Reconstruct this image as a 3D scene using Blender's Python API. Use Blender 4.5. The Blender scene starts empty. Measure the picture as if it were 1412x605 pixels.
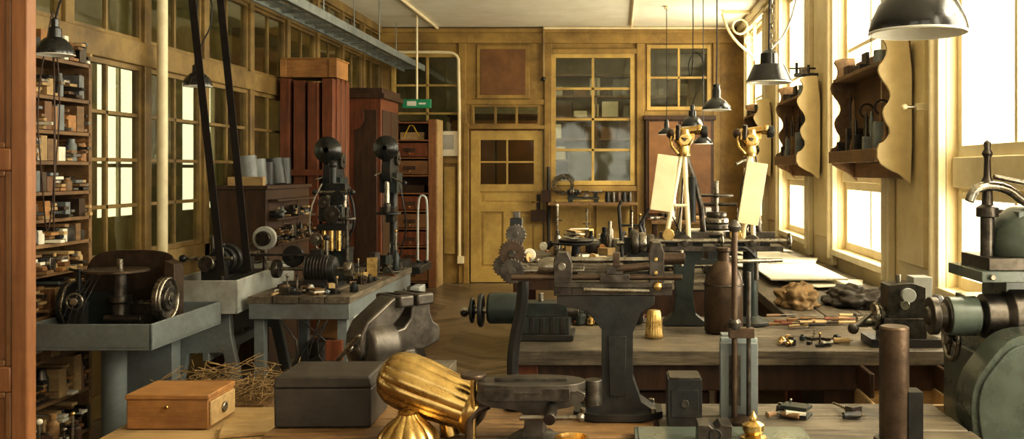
import bpy, bmesh, math, random
from mathutils import Vector, Matrix, Euler, noise
random.seed(11)
R=random.random
def U(a,b): return a+(b-a)*random.random()

# ------------------------------------------------------------------ materials
MATS={}
def M(name,c1,c2=None,rough=.5,metal=0.,scale=8,stretch=(1,1,1),bump=.15,dirt=.5,dirtc=None,coat=0.,spec=.5):
    if name in MATS: return MATS[name]
    m=bpy.data.materials.new(name); m.use_nodes=True
    nt=m.node_tree; N=nt.nodes; L=nt.links
    b=N['Principled BSDF']
    if c2 is None: c2=tuple(x*.6 for x in c1)
    tc=N.new('ShaderNodeTexCoord'); mp=N.new('ShaderNodeMapping'); mp.inputs['Scale'].default_value=stretch
    L.new(tc.outputs['Object'],mp.inputs['Vector'])
    n1=N.new('ShaderNodeTexNoise'); n1.inputs['Scale'].default_value=scale; n1.inputs['Detail'].default_value=7; n1.inputs['Roughness'].default_value=.65
    L.new(mp.outputs[0],n1.inputs['Vector'])
    cr=N.new('ShaderNodeValToRGB'); cr.color_ramp.elements[0].position=.32; cr.color_ramp.elements[1].position=.66
    cr.color_ramp.elements[0].color=(*c2,1); cr.color_ramp.elements[1].color=(*c1,1)
    L.new(n1.outputs['Fac'],cr.inputs['Fac'])
    n2=N.new('ShaderNodeTexNoise'); n2.inputs['Scale'].default_value=2.3; n2.inputs['Detail'].default_value=6; n2.inputs['Roughness'].default_value=.72
    L.new(tc.outputs['Object'],n2.inputs['Vector'])
    mr=N.new('ShaderNodeMapRange'); mr.inputs[1].default_value=.43; mr.inputs[2].default_value=.66; mr.inputs[3].default_value=0; mr.inputs[4].default_value=dirt
    L.new(n2.outputs['Fac'],mr.inputs[0])
    mx=N.new('ShaderNodeMixRGB'); L.new(mr.outputs[0],mx.inputs[0]); L.new(cr.outputs[0],mx.inputs[1])
    dc=dirtc or tuple(x*.35 for x in c1); mx.inputs[2].default_value=(*dc,1)
    L.new(mx.outputs[0],b.inputs['Base Color'])
    r2=N.new('ShaderNodeMapRange'); r2.inputs[3].default_value=max(.05,rough-.15); r2.inputs[4].default_value=min(1,rough+.2)
    L.new(n1.outputs['Fac'],r2.inputs[0]); L.new(r2.outputs[0],b.inputs['Roughness'])
    b.inputs['Metallic'].default_value=metal; b.inputs['Specular IOR Level'].default_value=spec
    if coat: b.inputs['Coat Weight'].default_value=coat; b.inputs['Coat Roughness'].default_value=.15
    if bump:
        bp=N.new('ShaderNodeBump'); bp.inputs['Strength'].default_value=bump; bp.inputs['Distance'].default_value=.01
        L.new(n1.outputs['Fac'],bp.inputs['Height']); L.new(bp.outputs[0],b.inputs['Normal'])
    MATS[name]=m; return m

ochre=M('ochre_paint',(.43,.28,.08),(.29,.18,.05),rough=.45,scale=3,bump=.05,dirt=.65,dirtc=(.13,.075,.025))
ochre2=M('ochre_door_paint',(.60,.43,.14),(.46,.31,.09),rough=.4,scale=3,bump=.05,dirt=.5,dirtc=(.22,.13,.045))
olive=M('olive_partition_paint',(.32,.215,.07),(.19,.12,.04),rough=.42,scale=4,bump=.08,dirt=.7,dirtc=(.08,.048,.018))
cream=M('cream_paint',(.82,.69,.40),(.72,.58,.31),rough=.45,scale=2.5,bump=.04,dirt=.4,dirtc=(.42,.3,.12))
creamw=M('pale_cream_paint',(.86,.77,.53),(.78,.67,.43),rough=.4,scale=3,bump=.04,dirt=.4,dirtc=(.5,.38,.18))
ceilm=M('ceiling_plaster',(.86,.82,.68),(.78,.73,.58),rough=.9,scale=1.5,bump=.03,dirt=.25,dirtc=(.58,.5,.34))
iron=M('cast_iron_black',(.024,.025,.023),(.009,.010,.010),rough=.34,metal=0,scale=30,bump=.12,dirt=.6,dirtc=(.05,.036,.025),spec=.4)
irong=M('machine_green_iron',(.032,.042,.036),(.014,.02,.017),rough=.34,metal=0,scale=20,bump=.1,dirt=.6,dirtc=(.055,.043,.03),spec=.4)
steel=M('worn_steel',(.50,.46,.38),(.20,.18,.14),rough=.26,metal=.92,scale=25,bump=.1,dirt=.8,dirtc=(.09,.065,.043))
dsteel=M('dark_steel',(.17,.15,.125),(.06,.053,.044),rough=.32,metal=.85,scale=30,bump=.12,dirt=.75,dirtc=(.05,.035,.024))
rust=M('oily_brown_steel',(.15,.10,.062),(.06,.04,.027),rough=.36,metal=.6,scale=18,bump=.2,dirt=.65,dirtc=(.04,.026,.017))
brass=M('brass',(.84,.62,.26),(.56,.38,.14),rough=.26,metal=1,scale=14,bump=.05,dirt=.65,dirtc=(.26,.155,.055))
grey=M('grey_machine_paint',(.23,.26,.255),(.155,.175,.172),rough=.36,scale=9,bump=.08,dirt=.7,dirtc=(.085,.068,.05))
lgrey=M('light_grey_paint',(.52,.53,.49),(.40,.41,.38),rough=.42,scale=7,bump=.08,dirt=.65,dirtc=(.2,.165,.115))
ggreen=M('grey_green_enamel',(.14,.17,.14),(.085,.108,.088),rough=.26,scale=6,bump=.05,dirt=.65,dirtc=(.045,.04,.03),coat=.3)
benchw=M('worn_bench_wood',(.27,.22,.15),(.08,.063,.044),rough=.48,scale=7,stretch=(.6,7,7),bump=.35,dirt=.9,dirtc=(.036,.028,.02))
benchy=M('worn_bench_wood_long',(.27,.22,.15),(.08,.063,.044),rough=.48,scale=7,stretch=(7,.6,7),bump=.35,dirt=.9,dirtc=(.036,.028,.02))
benchf=M('worn_front_bench_wood',(.34,.20,.08),(.12,.066,.028),rough=.42,scale=7,stretch=(.6,7,7),bump=.3,dirt=.9,dirtc=(.05,.03,.018))
orangew=M('orange_pine',(.50,.26,.085),(.31,.145,.045),rough=.45,scale=5,stretch=(.8,8,8),bump=.12,dirt=.6,dirtc=(.14,.063,.023))
orangez=M('orange_pine_upright',(.34,.155,.062),(.22,.09,.034),rough=.4,scale=5,stretch=(8,8,.6),bump=.1,dirt=.5,dirtc=(.12,.05,.018))
palew=M('pale_wood',(.60,.43,.21),(.42,.28,.12),rough=.55,scale=5,stretch=(.8,8,8),bump=.12,dirt=.55,dirtc=(.2,.12,.05))
redw=M('red_brown_timber',(.25,.08,.03),(.13,.04,.016),rough=.4,scale=5,stretch=(8,8,.5),bump=.12,dirt=.55,dirtc=(.045,.017,.008))
darkw=M('dark_stained_wood',(.09,.045,.022),(.04,.02,.011),rough=.4,scale=6,stretch=(5,5,1),bump=.12,dirt=.4)
brownp=M('brown_panel',(.25,.12,.043),(.17,.078,.028),rough=.45,scale=4,bump=.05,dirt=.45)
midw=M('shelf_wood',(.32,.19,.08),(.165,.09,.037),rough=.5,scale=6,stretch=(6,.8,6),bump=.15,dirt=.6,dirtc=(.07,.04,.018))
blacken=M('black_enamel',(.018,.02,.018),(.01,.01,.01),rough=.22,scale=10,bump=.02,dirt=.3,dirtc=(.05,.04,.03),coat=.4)
whiteen=M('white_enamel',(.85,.83,.74),(.8,.77,.66),rough=.3,scale=5,bump=0,dirt=.15)
rubber=M('leather_belt',(.024,.018,.013),(.012,.009,.007),rough=.5,scale=20,bump=.1,dirt=.2,spec=.3)
paper=M('paper',(.84,.80,.66),(.74,.69,.54),rough=.8,scale=4,bump=.02,dirt=.3)
sackc=M('sackcloth',(.34,.22,.10),(.17,.105,.045),rough=.95,scale=30,bump=.4,dirt=.5)
darkcloth=M('dark_leather',(.06,.048,.035),(.032,.025,.018),rough=.45,scale=14,bump=.25,dirt=.4,spec=.4)
strawm=M('straw',(.42,.28,.12),(.25,.16,.06),rough=.8,scale=12,bump=.1,dirt=.4)
greens=M('exit_sign_green',(.04,.33,.16),(.03,.27,.13),rough=.4,scale=5,bump=0,dirt=.1)
yellowp=M('yellow_plastic',(.8,.55,.05),(.7,.45,.04),rough=.4,scale=9,bump=0,dirt=.2)
galv=M('galvanised_steel',(.38,.42,.40),(.25,.28,.27),rough=.42,metal=.5,scale=12,bump=.04,dirt=.55)
corrid=M('corridor_plaster',(.44,.40,.25),(.32,.28,.17),rough=.8,scale=1.3,bump=.02,dirt=.6,dirtc=(.16,.13,.07))

def glassm(name,tint,gl):
    m=bpy.data.materials.new(name); m.use_nodes=True; nt=m.node_tree; N=nt.nodes; L=nt.links
    N.remove(N['Principled BSDF']); out=N['Material Output']
    t=N.new('ShaderNodeBsdfTransparent'); t.inputs[0].default_value=(*tint,1)
    g=N.new('ShaderNodeBsdfGlossy'); g.inputs['Roughness'].default_value=.06; g.inputs[0].default_value=(.9,.9,.82,1)
    tc=N.new('ShaderNodeTexCoord'); ns=N.new('ShaderNodeTexNoise'); ns.inputs['Scale'].default_value=1.6
    L.new(tc.outputs['Object'],ns.inputs['Vector'])
    bp=N.new('ShaderNodeBump'); bp.inputs['Strength'].default_value=.25; bp.inputs['Distance'].default_value=.03
    L.new(ns.outputs['Fac'],bp.inputs['Height']); L.new(bp.outputs[0],g.inputs['Normal'])
    fr=N.new('ShaderNodeFresnel'); fr.inputs['IOR'].default_value=1.45
    ma=N.new('ShaderNodeMath'); ma.operation='ADD'; ma.inputs[1].default_value=gl; L.new(fr.outputs[0],ma.inputs[0])
    ge=N.new('ShaderNodeNewGeometry'); sb=N.new('ShaderNodeMath'); sb.operation='SUBTRACT'; sb.inputs[0].default_value=1; L.new(ge.outputs['Backfacing'],sb.inputs[1])
    mu=N.new('ShaderNodeMath'); mu.operation='MULTIPLY'; L.new(ma.outputs[0],mu.inputs[0]); L.new(sb.outputs[0],mu.inputs[1])
    mx=N.new('ShaderNodeMixShader'); L.new(mu.outputs[0],mx.inputs[0]); L.new(t.outputs[0],mx.inputs[1]); L.new(g.outputs[0],mx.inputs[2])
    L.new(mx.outputs[0],out.inputs['Surface']); return m
glass=glassm('old_glass',(.84,.84,.70),.08)
clear=glassm('clear_window_glass',(.98,.98,.96),.0)

def floormat():
    m=bpy.data.materials.new('chevron_parquet'); m.use_nodes=True; nt=m.node_tree; N=nt.nodes; L=nt.links; b=N['Principled BSDF']
    tc=N.new('ShaderNodeTexCoord'); sp=N.new('ShaderNodeSeparateXYZ'); L.new(tc.outputs['Object'],sp.inputs[0])
    def mt(op,a,bv=None,c=None):
        n=N.new('ShaderNodeMath'); n.operation=op
        for i,v in enumerate((a,bv,c)):
            if v is None: continue
            if isinstance(v,(int,float)): n.inputs[i].default_value=v
            else: L.new(v,n.inputs[i])
        return n.outputs[0]
    x=mt('ADD',sp.outputs[0],20.0); y=mt('ADD',sp.outputs[1],20.0)
    pp=mt('PINGPONG',x,.42)
    v=mt('DIVIDE',mt('ADD',y,pp),.11)
    i=mt('FLOOR',v); j=mt('FLOOR',mt('DIVIDE',x,.42)); fr=mt('FRACT',v)
    cb=N.new('ShaderNodeCombineXYZ'); L.new(i,cb.inputs[0]); L.new(j,cb.inputs[1])
    wn=N.new('ShaderNodeTexWhiteNoise'); L.new(cb.outputs[0],wn.inputs['Vector'])
    ns=N.new('ShaderNodeTexNoise'); ns.inputs['Scale'].default_value=1.2; ns.inputs['Detail'].default_value=6; L.new(tc.outputs['Object'],ns.inputs['Vector'])
    k=mt('ADD',mt('MULTIPLY',wn.outputs['Value'],.45),mt('MULTIPLY',ns.outputs['Fac'],.8))
    cr=N.new('ShaderNodeValToRGB'); cr.color_ramp.elements[0].position=.2; cr.color_ramp.elements[0].color=(.045,.033,.022,1); cr.color_ramp.elements[1].color=(.23,.17,.10,1)
    L.new(k,cr.inputs[0])
    gap=mt('LESS_THAN',fr,.06)
    mx=N.new('ShaderNodeMixRGB'); L.new(mt('MULTIPLY',gap,.8),mx.inputs[0]); L.new(cr.outputs[0],mx.inputs[1]); mx.inputs[2].default_value=(.025,.018,.012,1)
    L.new(mx.outputs[0],b.inputs['Base Color']); b.inputs['Roughness'].default_value=.32
    return m
floorm=floormat()

# ------------------------------------------------------------------ builder
def AX(a):
    if isinstance(a,str): a={'x':(1,0,0),'y':(0,1,0),'z':(0,0,1)}[a]
    return Vector(a).normalized()
class B:
    def __init__(s,name,loc=(0,0,0),rz=0):
        s.name=name; s.loc=Vector(loc); s.rz=rz; s.bm=bmesh.new(); s.mats=[]
    def mi(s,m):
        if m not in s.mats: s.mats.append(m)
        return s.mats.index(m)
    def _set(s,faces,m):
        k=s.mi(m)
        for f in faces: f.material_index=k
    def box(s,c,size,m,rot=(0,0,0)):
        T=Matrix.Translation(c)@Euler(rot).to_matrix().to_4x4()@Matrix.Diagonal((*size,1))
        r=bmesh.ops.create_cube(s.bm,size=1,matrix=T)
        s._set({f for v in r['verts'] for f in v.link_faces},m); return s
    def bx(s,x0,x1,y0,y1,z0,z1,m):
        return s.box(((x0+x1)/2,(y0+y1)/2,(z0+z1)/2),(abs(x1-x0),abs(y1-y0),abs(z1-z0)),m)
    def lathe(s,prof,base,axis,m,seg=24,flute=None,sc=(1,1)):
        q=AX(axis).to_track_quat('Z','Y').to_matrix(); base=Vector(base); rings=[]
        for r,h in prof:
            if r<1e-5: rings.append([s.bm.verts.new(base+q@Vector((0,0,h)))]); continue
            ring=[]
            for i in range(seg):
                a=2*math.pi*i/seg; rr=r
                if flute: rr=r*(1-flute[1]*(1-abs(math.sin(a*flute[0]/2))**.8))
                ring.append(s.bm.verts.new(base+q@Vector((rr*math.cos(a)*sc[0],rr*math.sin(a)*sc[1],h))))
            rings.append(ring)
        fs=[]
        for a,b in zip(rings,rings[1:]):
            if len(a)==1 and len(b)==1: continue
            for i in range(seg):
                j=(i+1)%seg
                if len(a)==1: f=(a[0],b[i],b[j])
                elif len(b)==1: f=(a[i],a[j],b[0])
                else: f=(a[i],a[j],b[j],b[i])
                fs.append(s.bm.faces.new(f))
        for r in (rings[0],rings[-1]):
            if len(r)>1: fs.append(s.bm.faces.new(r))
        s._set(fs,m); return s
    def open_lathe(s,prof,base,axis,m,seg=28,flute=None):
        n=len(s.bm.faces); s.lathe(prof,base,axis,m,seg,flute); s.bm.faces.ensure_lookup_table()
        big=[f for f in s.bm.faces[n:] if len(f.verts)==seg]
        bmesh.ops.delete(s.bm,geom=big,context='FACES_ONLY'); return s
    def cyl(s,p1,p2,r,m,r2=None,seg=20):
        p1=Vector(p1);p2=Vector(p2); d=p2-p1
        return s.lathe([(r,0),(r if r2 is None else r2,d.length)],p1,d,m,seg)
    def disc(s,c,axis,r,t,m,seg=28,hub=None,hm=None):
        a=AX(axis); c=Vector(c)
        s.lathe([(r*.94,0),(r,t*.2),(r,t*.8),(r*.94,t)],c-a*t/2,a,m,seg)
        if hub: s.cyl(c-a*t*1.2,c+a*t*1.2,hub,hm or m,seg=14)
        return s
    def sph(s,c,r,m,sub=2):
        r=(r,r,r) if isinstance(r,(int,float)) else r
        q=bmesh.ops.create_icosphere(s.bm,subdivisions=sub,radius=1,matrix=Matrix.Translation(c)@Matrix.Diagonal((*r,1)))
        s._set({f for v in q['verts'] for f in v.link_faces},m); return s
    def tube(s,pts,r,m,seg=8,smooth=0,closed=False):
        P=[Vector(p) for p in pts]
        for _ in range(smooth):
            Q=[P[0]]
            for a,b in zip(P,P[1:]): Q+= [a*.75+b*.25,a*.25+b*.75]
            Q.append(P[-1]); P=Q
        n=len(P); rings=[]; prev=None
        for i,p in enumerate(P):
            if closed: t=P[(i+1)%n]-P[i-1]
            else: t=P[min(i+1,n-1)]-P[max(i-1,0)]
            t.normalize()
            if prev is None:
                up=Vector((0,0,1)) if abs(t.z)<.9 else Vector((1,0,0)); u=t.cross(up).normalized()
            else: u=(prev-t*prev.dot(t)).normalized()
            prev=u; w=t.cross(u); rr=r[min(i*len(r)//n,len(r)-1)] if isinstance(r,(list,tuple)) else r
            rings.append([s.bm.verts.new(p+u*math.cos(2*math.pi*k/seg)*rr+w*math.sin(2*math.pi*k/seg)*rr) for k in range(seg)])
        fs=[]; pr=list(zip(rings,rings[1:]))
        if closed: pr.append((rings[-1],rings[0]))
        for a,b in pr:
            for k in range(seg):
                fs.append(s.bm.faces.new((a[k],a[(k+1)%seg],b[(k+1)%seg],b[k])))
        if not closed: fs.append(s.bm.faces.new(rings[0])); fs.append(s.bm.faces.new(rings[-1]))
        s._set(fs,m); return s
    def ring(s,c,axis,Rr,r,m,n=28,seg=8):
        q=AX(axis).to_track_quat('Z','Y').to_matrix(); c=Vector(c)
        return s.tube([c+q@Vector((Rr*math.cos(2*math.pi*i/n),Rr*math.sin(2*math.pi*i/n),0)) for i in range(n)],r,m,seg,closed=True)
    def wheel(s,c,axis,Rr,r,m,spokes=4,hub=.02):
        s.ring(c,axis,Rr,r,m); a=AX(axis); q=a.to_track_quat('Z','Y').to_matrix(); c=Vector(c)
        for i in range(spokes):
            t=2*math.pi*i/spokes+.4; s.cyl(c,c+q@Vector((Rr*math.cos(t),Rr*math.sin(t),0)),r*.7,m,seg=8)
        return s.cyl(c-a*r*2,c+a*r*2,hub,m,seg=14)
    def gear(s,c,axis,r,t,m,teeth=24):
        q=AX(axis).to_track_quat('Z','Y').to_matrix(); c=Vector(c); pts=[]
        for i in range(teeth*4):
            a=2*math.pi*i/(teeth*4); rr=r if i%4<2 else r*.9; pts.append((rr*math.cos(a),rr*math.sin(a)))
        lo=[s.bm.verts.new(c+q@Vector((x,y,-t/2))) for x,y in pts]; hi=[s.bm.verts.new(c+q@Vector((x,y,t/2))) for x,y in pts]
        fs=[s.bm.faces.new(lo),s.bm.faces.new(hi)]; n=len(pts)
        for i in range(n): fs.append(s.bm.faces.new((lo[i],lo[(i+1)%n],hi[(i+1)%n],hi[i])))
        s._set(fs,m); return s.cyl(c-AX(axis)*t,c+AX(axis)*t,r*.28,dsteel,seg=12)
    def poly(s,pts,plane,o,t,m):
        def V(a,b,h): return {'xz':(a,h,b),'yz':(h,a,b),'xy':(a,b,h)}[plane]
        lo=[s.bm.verts.new(V(a,b,o)) for a,b in pts]; hi=[s.bm.verts.new(V(a,b,o+t)) for a,b in pts]
        fs=[s.bm.faces.new(lo),s.bm.faces.new(hi)]; n=len(pts)
        for i in range(n): fs.append(s.bm.faces.new((lo[i],lo[(i+1)%n],hi[(i+1)%n],hi[i])))
        s._set(fs,m); return s
    def done(s,bevel=.003,smooth=.6,seg=2):
        bmesh.ops.recalc_face_normals(s.bm,faces=s.bm.faces)
        me=bpy.data.meshes.new(s.name); s.bm.to_mesh(me); s.bm.free()
        for m in s.mats: me.materials.append(m)
        if smooth:
            me.polygons.foreach_set('use_smooth',[True]*len(me.polygons)); me.set_sharp_from_angle(angle=smooth)
        o=bpy.data.objects.new(s.name,me); bpy.context.collection.objects.link(o)
        o.location=s.loc; o.rotation_euler=(0,0,s.rz)
        if bevel:
            bv=o.modifiers.new('bevel','BEVEL'); bv.width=bevel; bv.segments=seg; bv.limit_method='ANGLE'; bv.angle_limit=.7
        return o
def smoothpts(pts,it=2,closed=True):
    P=[Vector((a,b)) for a,b in pts]
    for _ in range(it):
        Q=[]; n=len(P)
        for i in range(n if closed else n-1):
            a=P[i];b=P[(i+1)%n]; Q+=[a*.75+b*.25,a*.25+b*.75]
        P=Q
    return [(p.x,p.y) for p in P]

# ------------------------------------------------------------------ room shell
XL,XR,YF,YB,H=-3.25,1.75,13.0,-2.5,3.52
B('floor').bx(-5.5,2.0,YB-.1,16.2,-.1,0,floorm).done(0,0)
B('ceiling').bx(-5.5,2.0,YB-.1,16.2,H,H+.1,ceilm).done(0,0)
def wall(name,axis,p0,p1,u0,u1,z0,z1,ops,m):
    b=B(name); us=sorted({u0,u1,*[o[0] for o in ops],*[o[1] for o in ops]}); zs=sorted({z0,z1,*[o[2] for o in ops],*[o[3] for o in ops]})
    for a,c in zip(us,us[1:]):
        for d,e in zip(zs,zs[1:]):
            cu,cz=(a+c)/2,(d+e)/2
            if any(o[0]<cu<o[1] and o[2]<cz<o[3] for o in ops): continue
            if axis=='x': b.bx(p0,p1,a,c,d,e,m)
            else: b.bx(a,c,p0,p1,d,e,m)
    return b.done(0,0)
WN=[0]
def window(axis,p,t,u0,u1,z0,z1,cols,rows,fm,gm,fw=.05,mw=.022,name=None,rowz=None):
    WN[0]+=1; b=B(name or 'window_%d'%WN[0])
    def bb(a,c,d,e,th,m,off=0):
        if axis=='x': b.bx(p-th/2+off,p+th/2+off,a,c,d,e,m)
        else: b.bx(a,c,p-th/2+off,p+th/2+off,d,e,m)
    bb(u0,u0+fw,z0,z1,t,fm); bb(u1-fw,u1,z0,z1,t,fm); bb(u0+fw,u1-fw,z0,z0+fw,t,fm); bb(u0+fw,u1-fw,z1-fw,z1,t,fm)
    for i in range(1,cols):
        c=u0+fw+(u1-u0-2*fw)*i/cols; bb(c-mw/2,c+mw/2,z0+fw,z1-fw,t*.6,fm)
    zz=rowz or [z0+fw+(z1-z0-2*fw)*j/rows for j in range(1,rows)]
    for c in zz: bb(u0+fw,u1-fw,c-mw/2,c+mw/2,t*.6,fm)
    bb(u0+fw*.5,u1-fw*.5,z0+fw*.5,z1-fw*.5,.004,gm)
    return b.done(.003)

# right wall windows
rw=[(a,a+1.4,.93,3.35) for a in (-1.25,1.2,3.6,6.05,8.5,10.95)]
wall('wall_right','x',XR,XR+.16,YB,YF,0,H,rw,cream)
for a,c,d,e in rw:
    window('x',XR+.09,.06,a,c,1.62,e,2,2,creamw,clear,.06,.03)
    window('x',XR+.09,.06,a,c,d,1.46,2,1,creamw,clear,.06,.03)
tb=B('trim_1')
for a,c,d,e in rw:
    tb.bx(XR+.03,XR+.14,a,c,1.46,1.62,creamw); tb.bx(XR-.05,XR+.05,a-.06,c+.06,d-.05,d,creamw)
    for q in (a-.07,c+.07):
        tb.bx(XR-.045,XR-.001,q-.07,q+.07,.8,e+.05,creamw)
        tb.cyl((XR-.045,q,.85),(XR-.045,q,e),.028,creamw,seg=14)
    tb.bx(XR-.07,XR-.001,a-.15,c+.15,e+.02,e+.14,creamw)
    m_=a-.52
    if m_>YB+.3: tb.bx(XR-.03,XR-.001,m_-.25,m_+.25,1.0,3.1,cream)
tb.done(.006)
B('trim_2').bx(XR-.1,XR-.001,YB,YF-.01,H-.1,H-.001,creamw).bx(XR-.06,XR-.001,YB,YF-.01,H-.15,H-.1,creamw).done(.01)

# far wall
doorop=(-2.04,-.98,0,2.14)
fops=[doorop,(-2.0,-1.05,2.16,2.46),(-.90,.25,1.35,3.16),(.42,1.30,2.38,3.28),(-3.1,-2.12,1.9,3.16)]
wall('wall_far','y',YF,YF+.1,-5.5,2.0,0,H,fops,ochre)
window('y',YF+.03,.09,-2.0,-1.05,2.16,2.46,3,1,ochre,glass,.035,.03)
window('y',YF+.03,.1,-.90,.25,1.35,3.16,2,4,ochre2,glass,.06,.035)
window('y',YF+.03,.1,.42,1.30,2.38,3.28,2,2,ochre2,glass,.05,.03)
window('y',YF+.03,.1,-3.1,-2.12,1.9,3.16,2,3,ochre2,glass,.05,.03)
t=B('trim_3')
t.bx(XL,XR,YF-.05,YF-.001,3.3,3.5,ochre).bx(XL,XR,YF-.08,YF-.05,3.44,3.5,ochre)
for x in (-2.12,-.94,.33,1.38):
    t.bx(x-.05,x+.05,YF-.045,YF-.001,0,3.3,ochre)
for (a,c,z) in ((-2.07,-.99,2.49),(-.89,.28,3.19),(.38,1.33,2.33),(-.89,.28,1.3),(-2.6,-2.17,1.68)):
    t.bx(a,c,YF-.04,YF-.001,z-.035,z+.035,ochre)
t.bx(-.89,.28,YF-.05,YF-.001,.02,.2,ochre)
for x0,x1 in ((-.84,-.35),(-.28,.22)):
    t.bx(x0,x1,YF-.02,YF-.001,.3,1.15,ochre2)
t.bx(-2.38,-2.22,YF-.02,YF-.001,.4,1.6,ochre2)
t.done(.006)
t=B('trim_4'); t.bx(-1.92,-1.2,YF-.03,YF-.001,2.54,3.27,ochre); t.bx(-1.87,-1.25,YF-.036,YF-.03,2.59,3.22,brownp); t.done(.006)
t=B('cupboard_panel'); t.bx(.40,1.33,YF-.12,YF-.002,.9,2.28,darkw)
for x0,x1 in ((.44,.84),(.88,1.29)): t.bx(x0,x1,YF-.135,YF-.12,.96,2.22,brownp)
t.bx(.37,1.36,YF-.15,YF-.002,2.24,2.3,darkw); t.done(.006)
# door
d=B('door_1',(-1.51,YF+.03,0)); w=.5
d.bx(-w,-w+.13,-.03,.03,0.01,2.1,ochre2).bx(w-.13,w,-.03,.03,.01,2.1,ochre2)
for z0,z1 in ((.01,.2),(.98,1.1),(1.26,1.36),(1.97,2.1)): d.bx(-w+.13,w-.13,-.03,.03,z0,z1,ochre2)
d.bx(-.05,.05,-.03,.03,.2,.98,ochre2)
d.bx(-w+.13,w-.13,-.01,.01,.2,1.26,ochre2)
for x0,x1 in ((-.33,-.09),(.09,.33)): d.bx(x0,x1,-.02,-.01,.25,.93,ochre2)
d.bx(-.32,.32,-.02,-.01,1.13,1.23,ochre2)
d.bx(-w+.13,w-.13,-.002,.002,1.36,1.97,glass)
d.bx(-.012,.012,-.02,.02,1.36,1.97,ochre2).bx(-w+.13,w-.13,-.02,.02,1.655,1.68,ochre2)
d.bx(w-.09,w-.04,-.045,-.03,.98,1.22,iron).cyl((w-.065,-.045,1.12),(w-.065,-.09,1.12),.01,brass).cyl((w-.065,-.085,1.12),(w-.16,-.085,1.12),.01,brass)
d.done(.004)
B('door_frame').bx(-2.1,-2.03,YF-.06,YF+.08,0,2.2,ochre).bx(-.99,-.92,YF-.06,YF+.08,0,2.2,ochre).bx(-2.03,-.99,YF-.06,YF+.06,2.12,2.17,ochre).done(.005)

# room beyond the far wall
wall('wall_beyond','y',15.9,16.0,-5.5,2.0,0,H,[],corrid)
wall('wall_beyond_right','x',1.91,2.0,YF+.1,15.9,0,H,[],corrid)
b=B('office_cupboard',(-.25,14.9,0)); b.bx(-.5,.5,-.25,.25,0,1.9,grey).bx(-.46,-.02,-.27,-.25,.1,1.85,grey).bx(.02,.46,-.27,-.25,.1,1.85,grey); b.done()
b=B('backing_cabinet',(-1.75,14.4,0)); b.bx(-.75,.6,-.25,.25,0,2.35,darkw).bx(-.72,-.08,-.27,-.25,.1,2.3,brownp).bx(-.04,.57,-.27,-.25,.1,2.3,brownp).bx(-.78,.63,-.28,.26,2.35,2.4,darkw); b.done()  # added behind the door so its glass panes read dark
b=B('office_shelving',(.3,15.65,1.7))
for z in (0,.35,.7,1.05,1.4): b.bx(-1.4,.9,-.2,.2,z,z+.03,midw)
for x in (-1.4,-.65,.1,.87): b.bx(x,x+.03,-.2,.2,0,1.43,midw)
for z in (.03,.38,.73,1.08):
    x=-1.3
    while x<.8:
        w_=U(.08,.3); b.bx(x,x+w_*.9,-.15,.1,z,z+U(.1,.3),random.choice([darkw,grey,brownp,paper,lgrey,iron])); x+=w_+U(0,.08)
for x in (-1.4,.87): b.bx(x,x+.03,-.2,.2,-1.7,0,midw)
b.done(0)
# left glazed partition
pitch=.93
lp=B('wall_left')
ys=[YF-i*pitch for i in range(17) if YF-i*pitch>YB-.2]
for y in ys: lp.bx(XL-.06,XL+.03,y-.045,y+.045,0,H,olive)
for z0,z1,e in ((0,.14,.02),(.86,.98,.03),(2.26,2.42,.035),(3.02,3.12,.02),(3.42,H,.04)):
    lp.bx(XL-.07,XL+e,YB,YF,z0,z1,olive)
lp.bx(XL-.04,XL-.01,YB,YF,.14,.86,olive)
lp.done(.005)
for i,(a,c) in enumerate(zip(ys[1:],ys)):
    if c<3: continue
    window('x',XL-.02,.05,a+.045,c-.045,.98,2.26,2,4,olive,glass,.035,.024)
    window('x',XL-.02,.05,a+.045,c-.045,2.42,3.02,2,1,olive,glass,.03,.024)
    window('x',XL-.02,.05,a+.045,c-.045,3.12,3.42,2,1,olive,glass,.02,.024)
lops=[(YF-1.9*i-1.5,YF-1.9*i-.45,1.0,2.75) for i in range(8)]
wall('wall_corridor','x',-5.4,-5.3,YB,16,0,H,lops,corrid)
for a,c,d_,e in lops: window('x',-5.35,.06,a,c,d_,e,2,3,corrid,clear,.06,.04)
bops=[(-2.7,-.7,1,3.1),(-.3,1.5,1,3.1)]  # unseen rear windows, added for frontal light
wall('wall_back','y',YB-.1,YB,-5.5,2.0,0,H,bops,ochre)
for a,c,d_,e in bops: window('y',YB-.05,.08,a,c,d_,e,3,3,creamw,clear,.06,.04)
B('steel_column',(-3.13,6.5,0)).cyl((0,0,0),(0,0,H-.01),.035,creamw).cyl((0,0,0),(0,0,.03),.07,creamw).done(0)

# open panelled door leaf, left foreground
d=B('door_2',(-2.22,3.0,0)); w=.36; st=.052
for x0,x1 in ((-w,-w+.1),(w-st,w)): d.bx(x0,x1,-.025,.025,.01,3.1,orangez)
for z0,z1 in ((.01,.2),(.85,.93),(1.55,1.62),(2.95,3.1)): d.bx(-w+.1,w-st,-.025,.025,z0,z1,orangez)
d.bx(-w+.1,w-st,-.006,.006,.2,2.95,orangez)
for z0,z1 in ((.2,.85),(.93,1.55),(1.62,2.95)):
    for x in (-w+.11,w-st-.01): d.bx(x-.01,x+.01,-.022,-.006,z0,z1,brownp)
    for z in (z0+.01,z1-.01): d.bx(-w+.12,w-st-.02,-.022,-.006,z-.01,z+.01,brownp)
    d.bx(-w+.15,w-st-.05,-.016,-.006,z0+.05,z1-.05,orangez)
d.done(.006)

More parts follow.
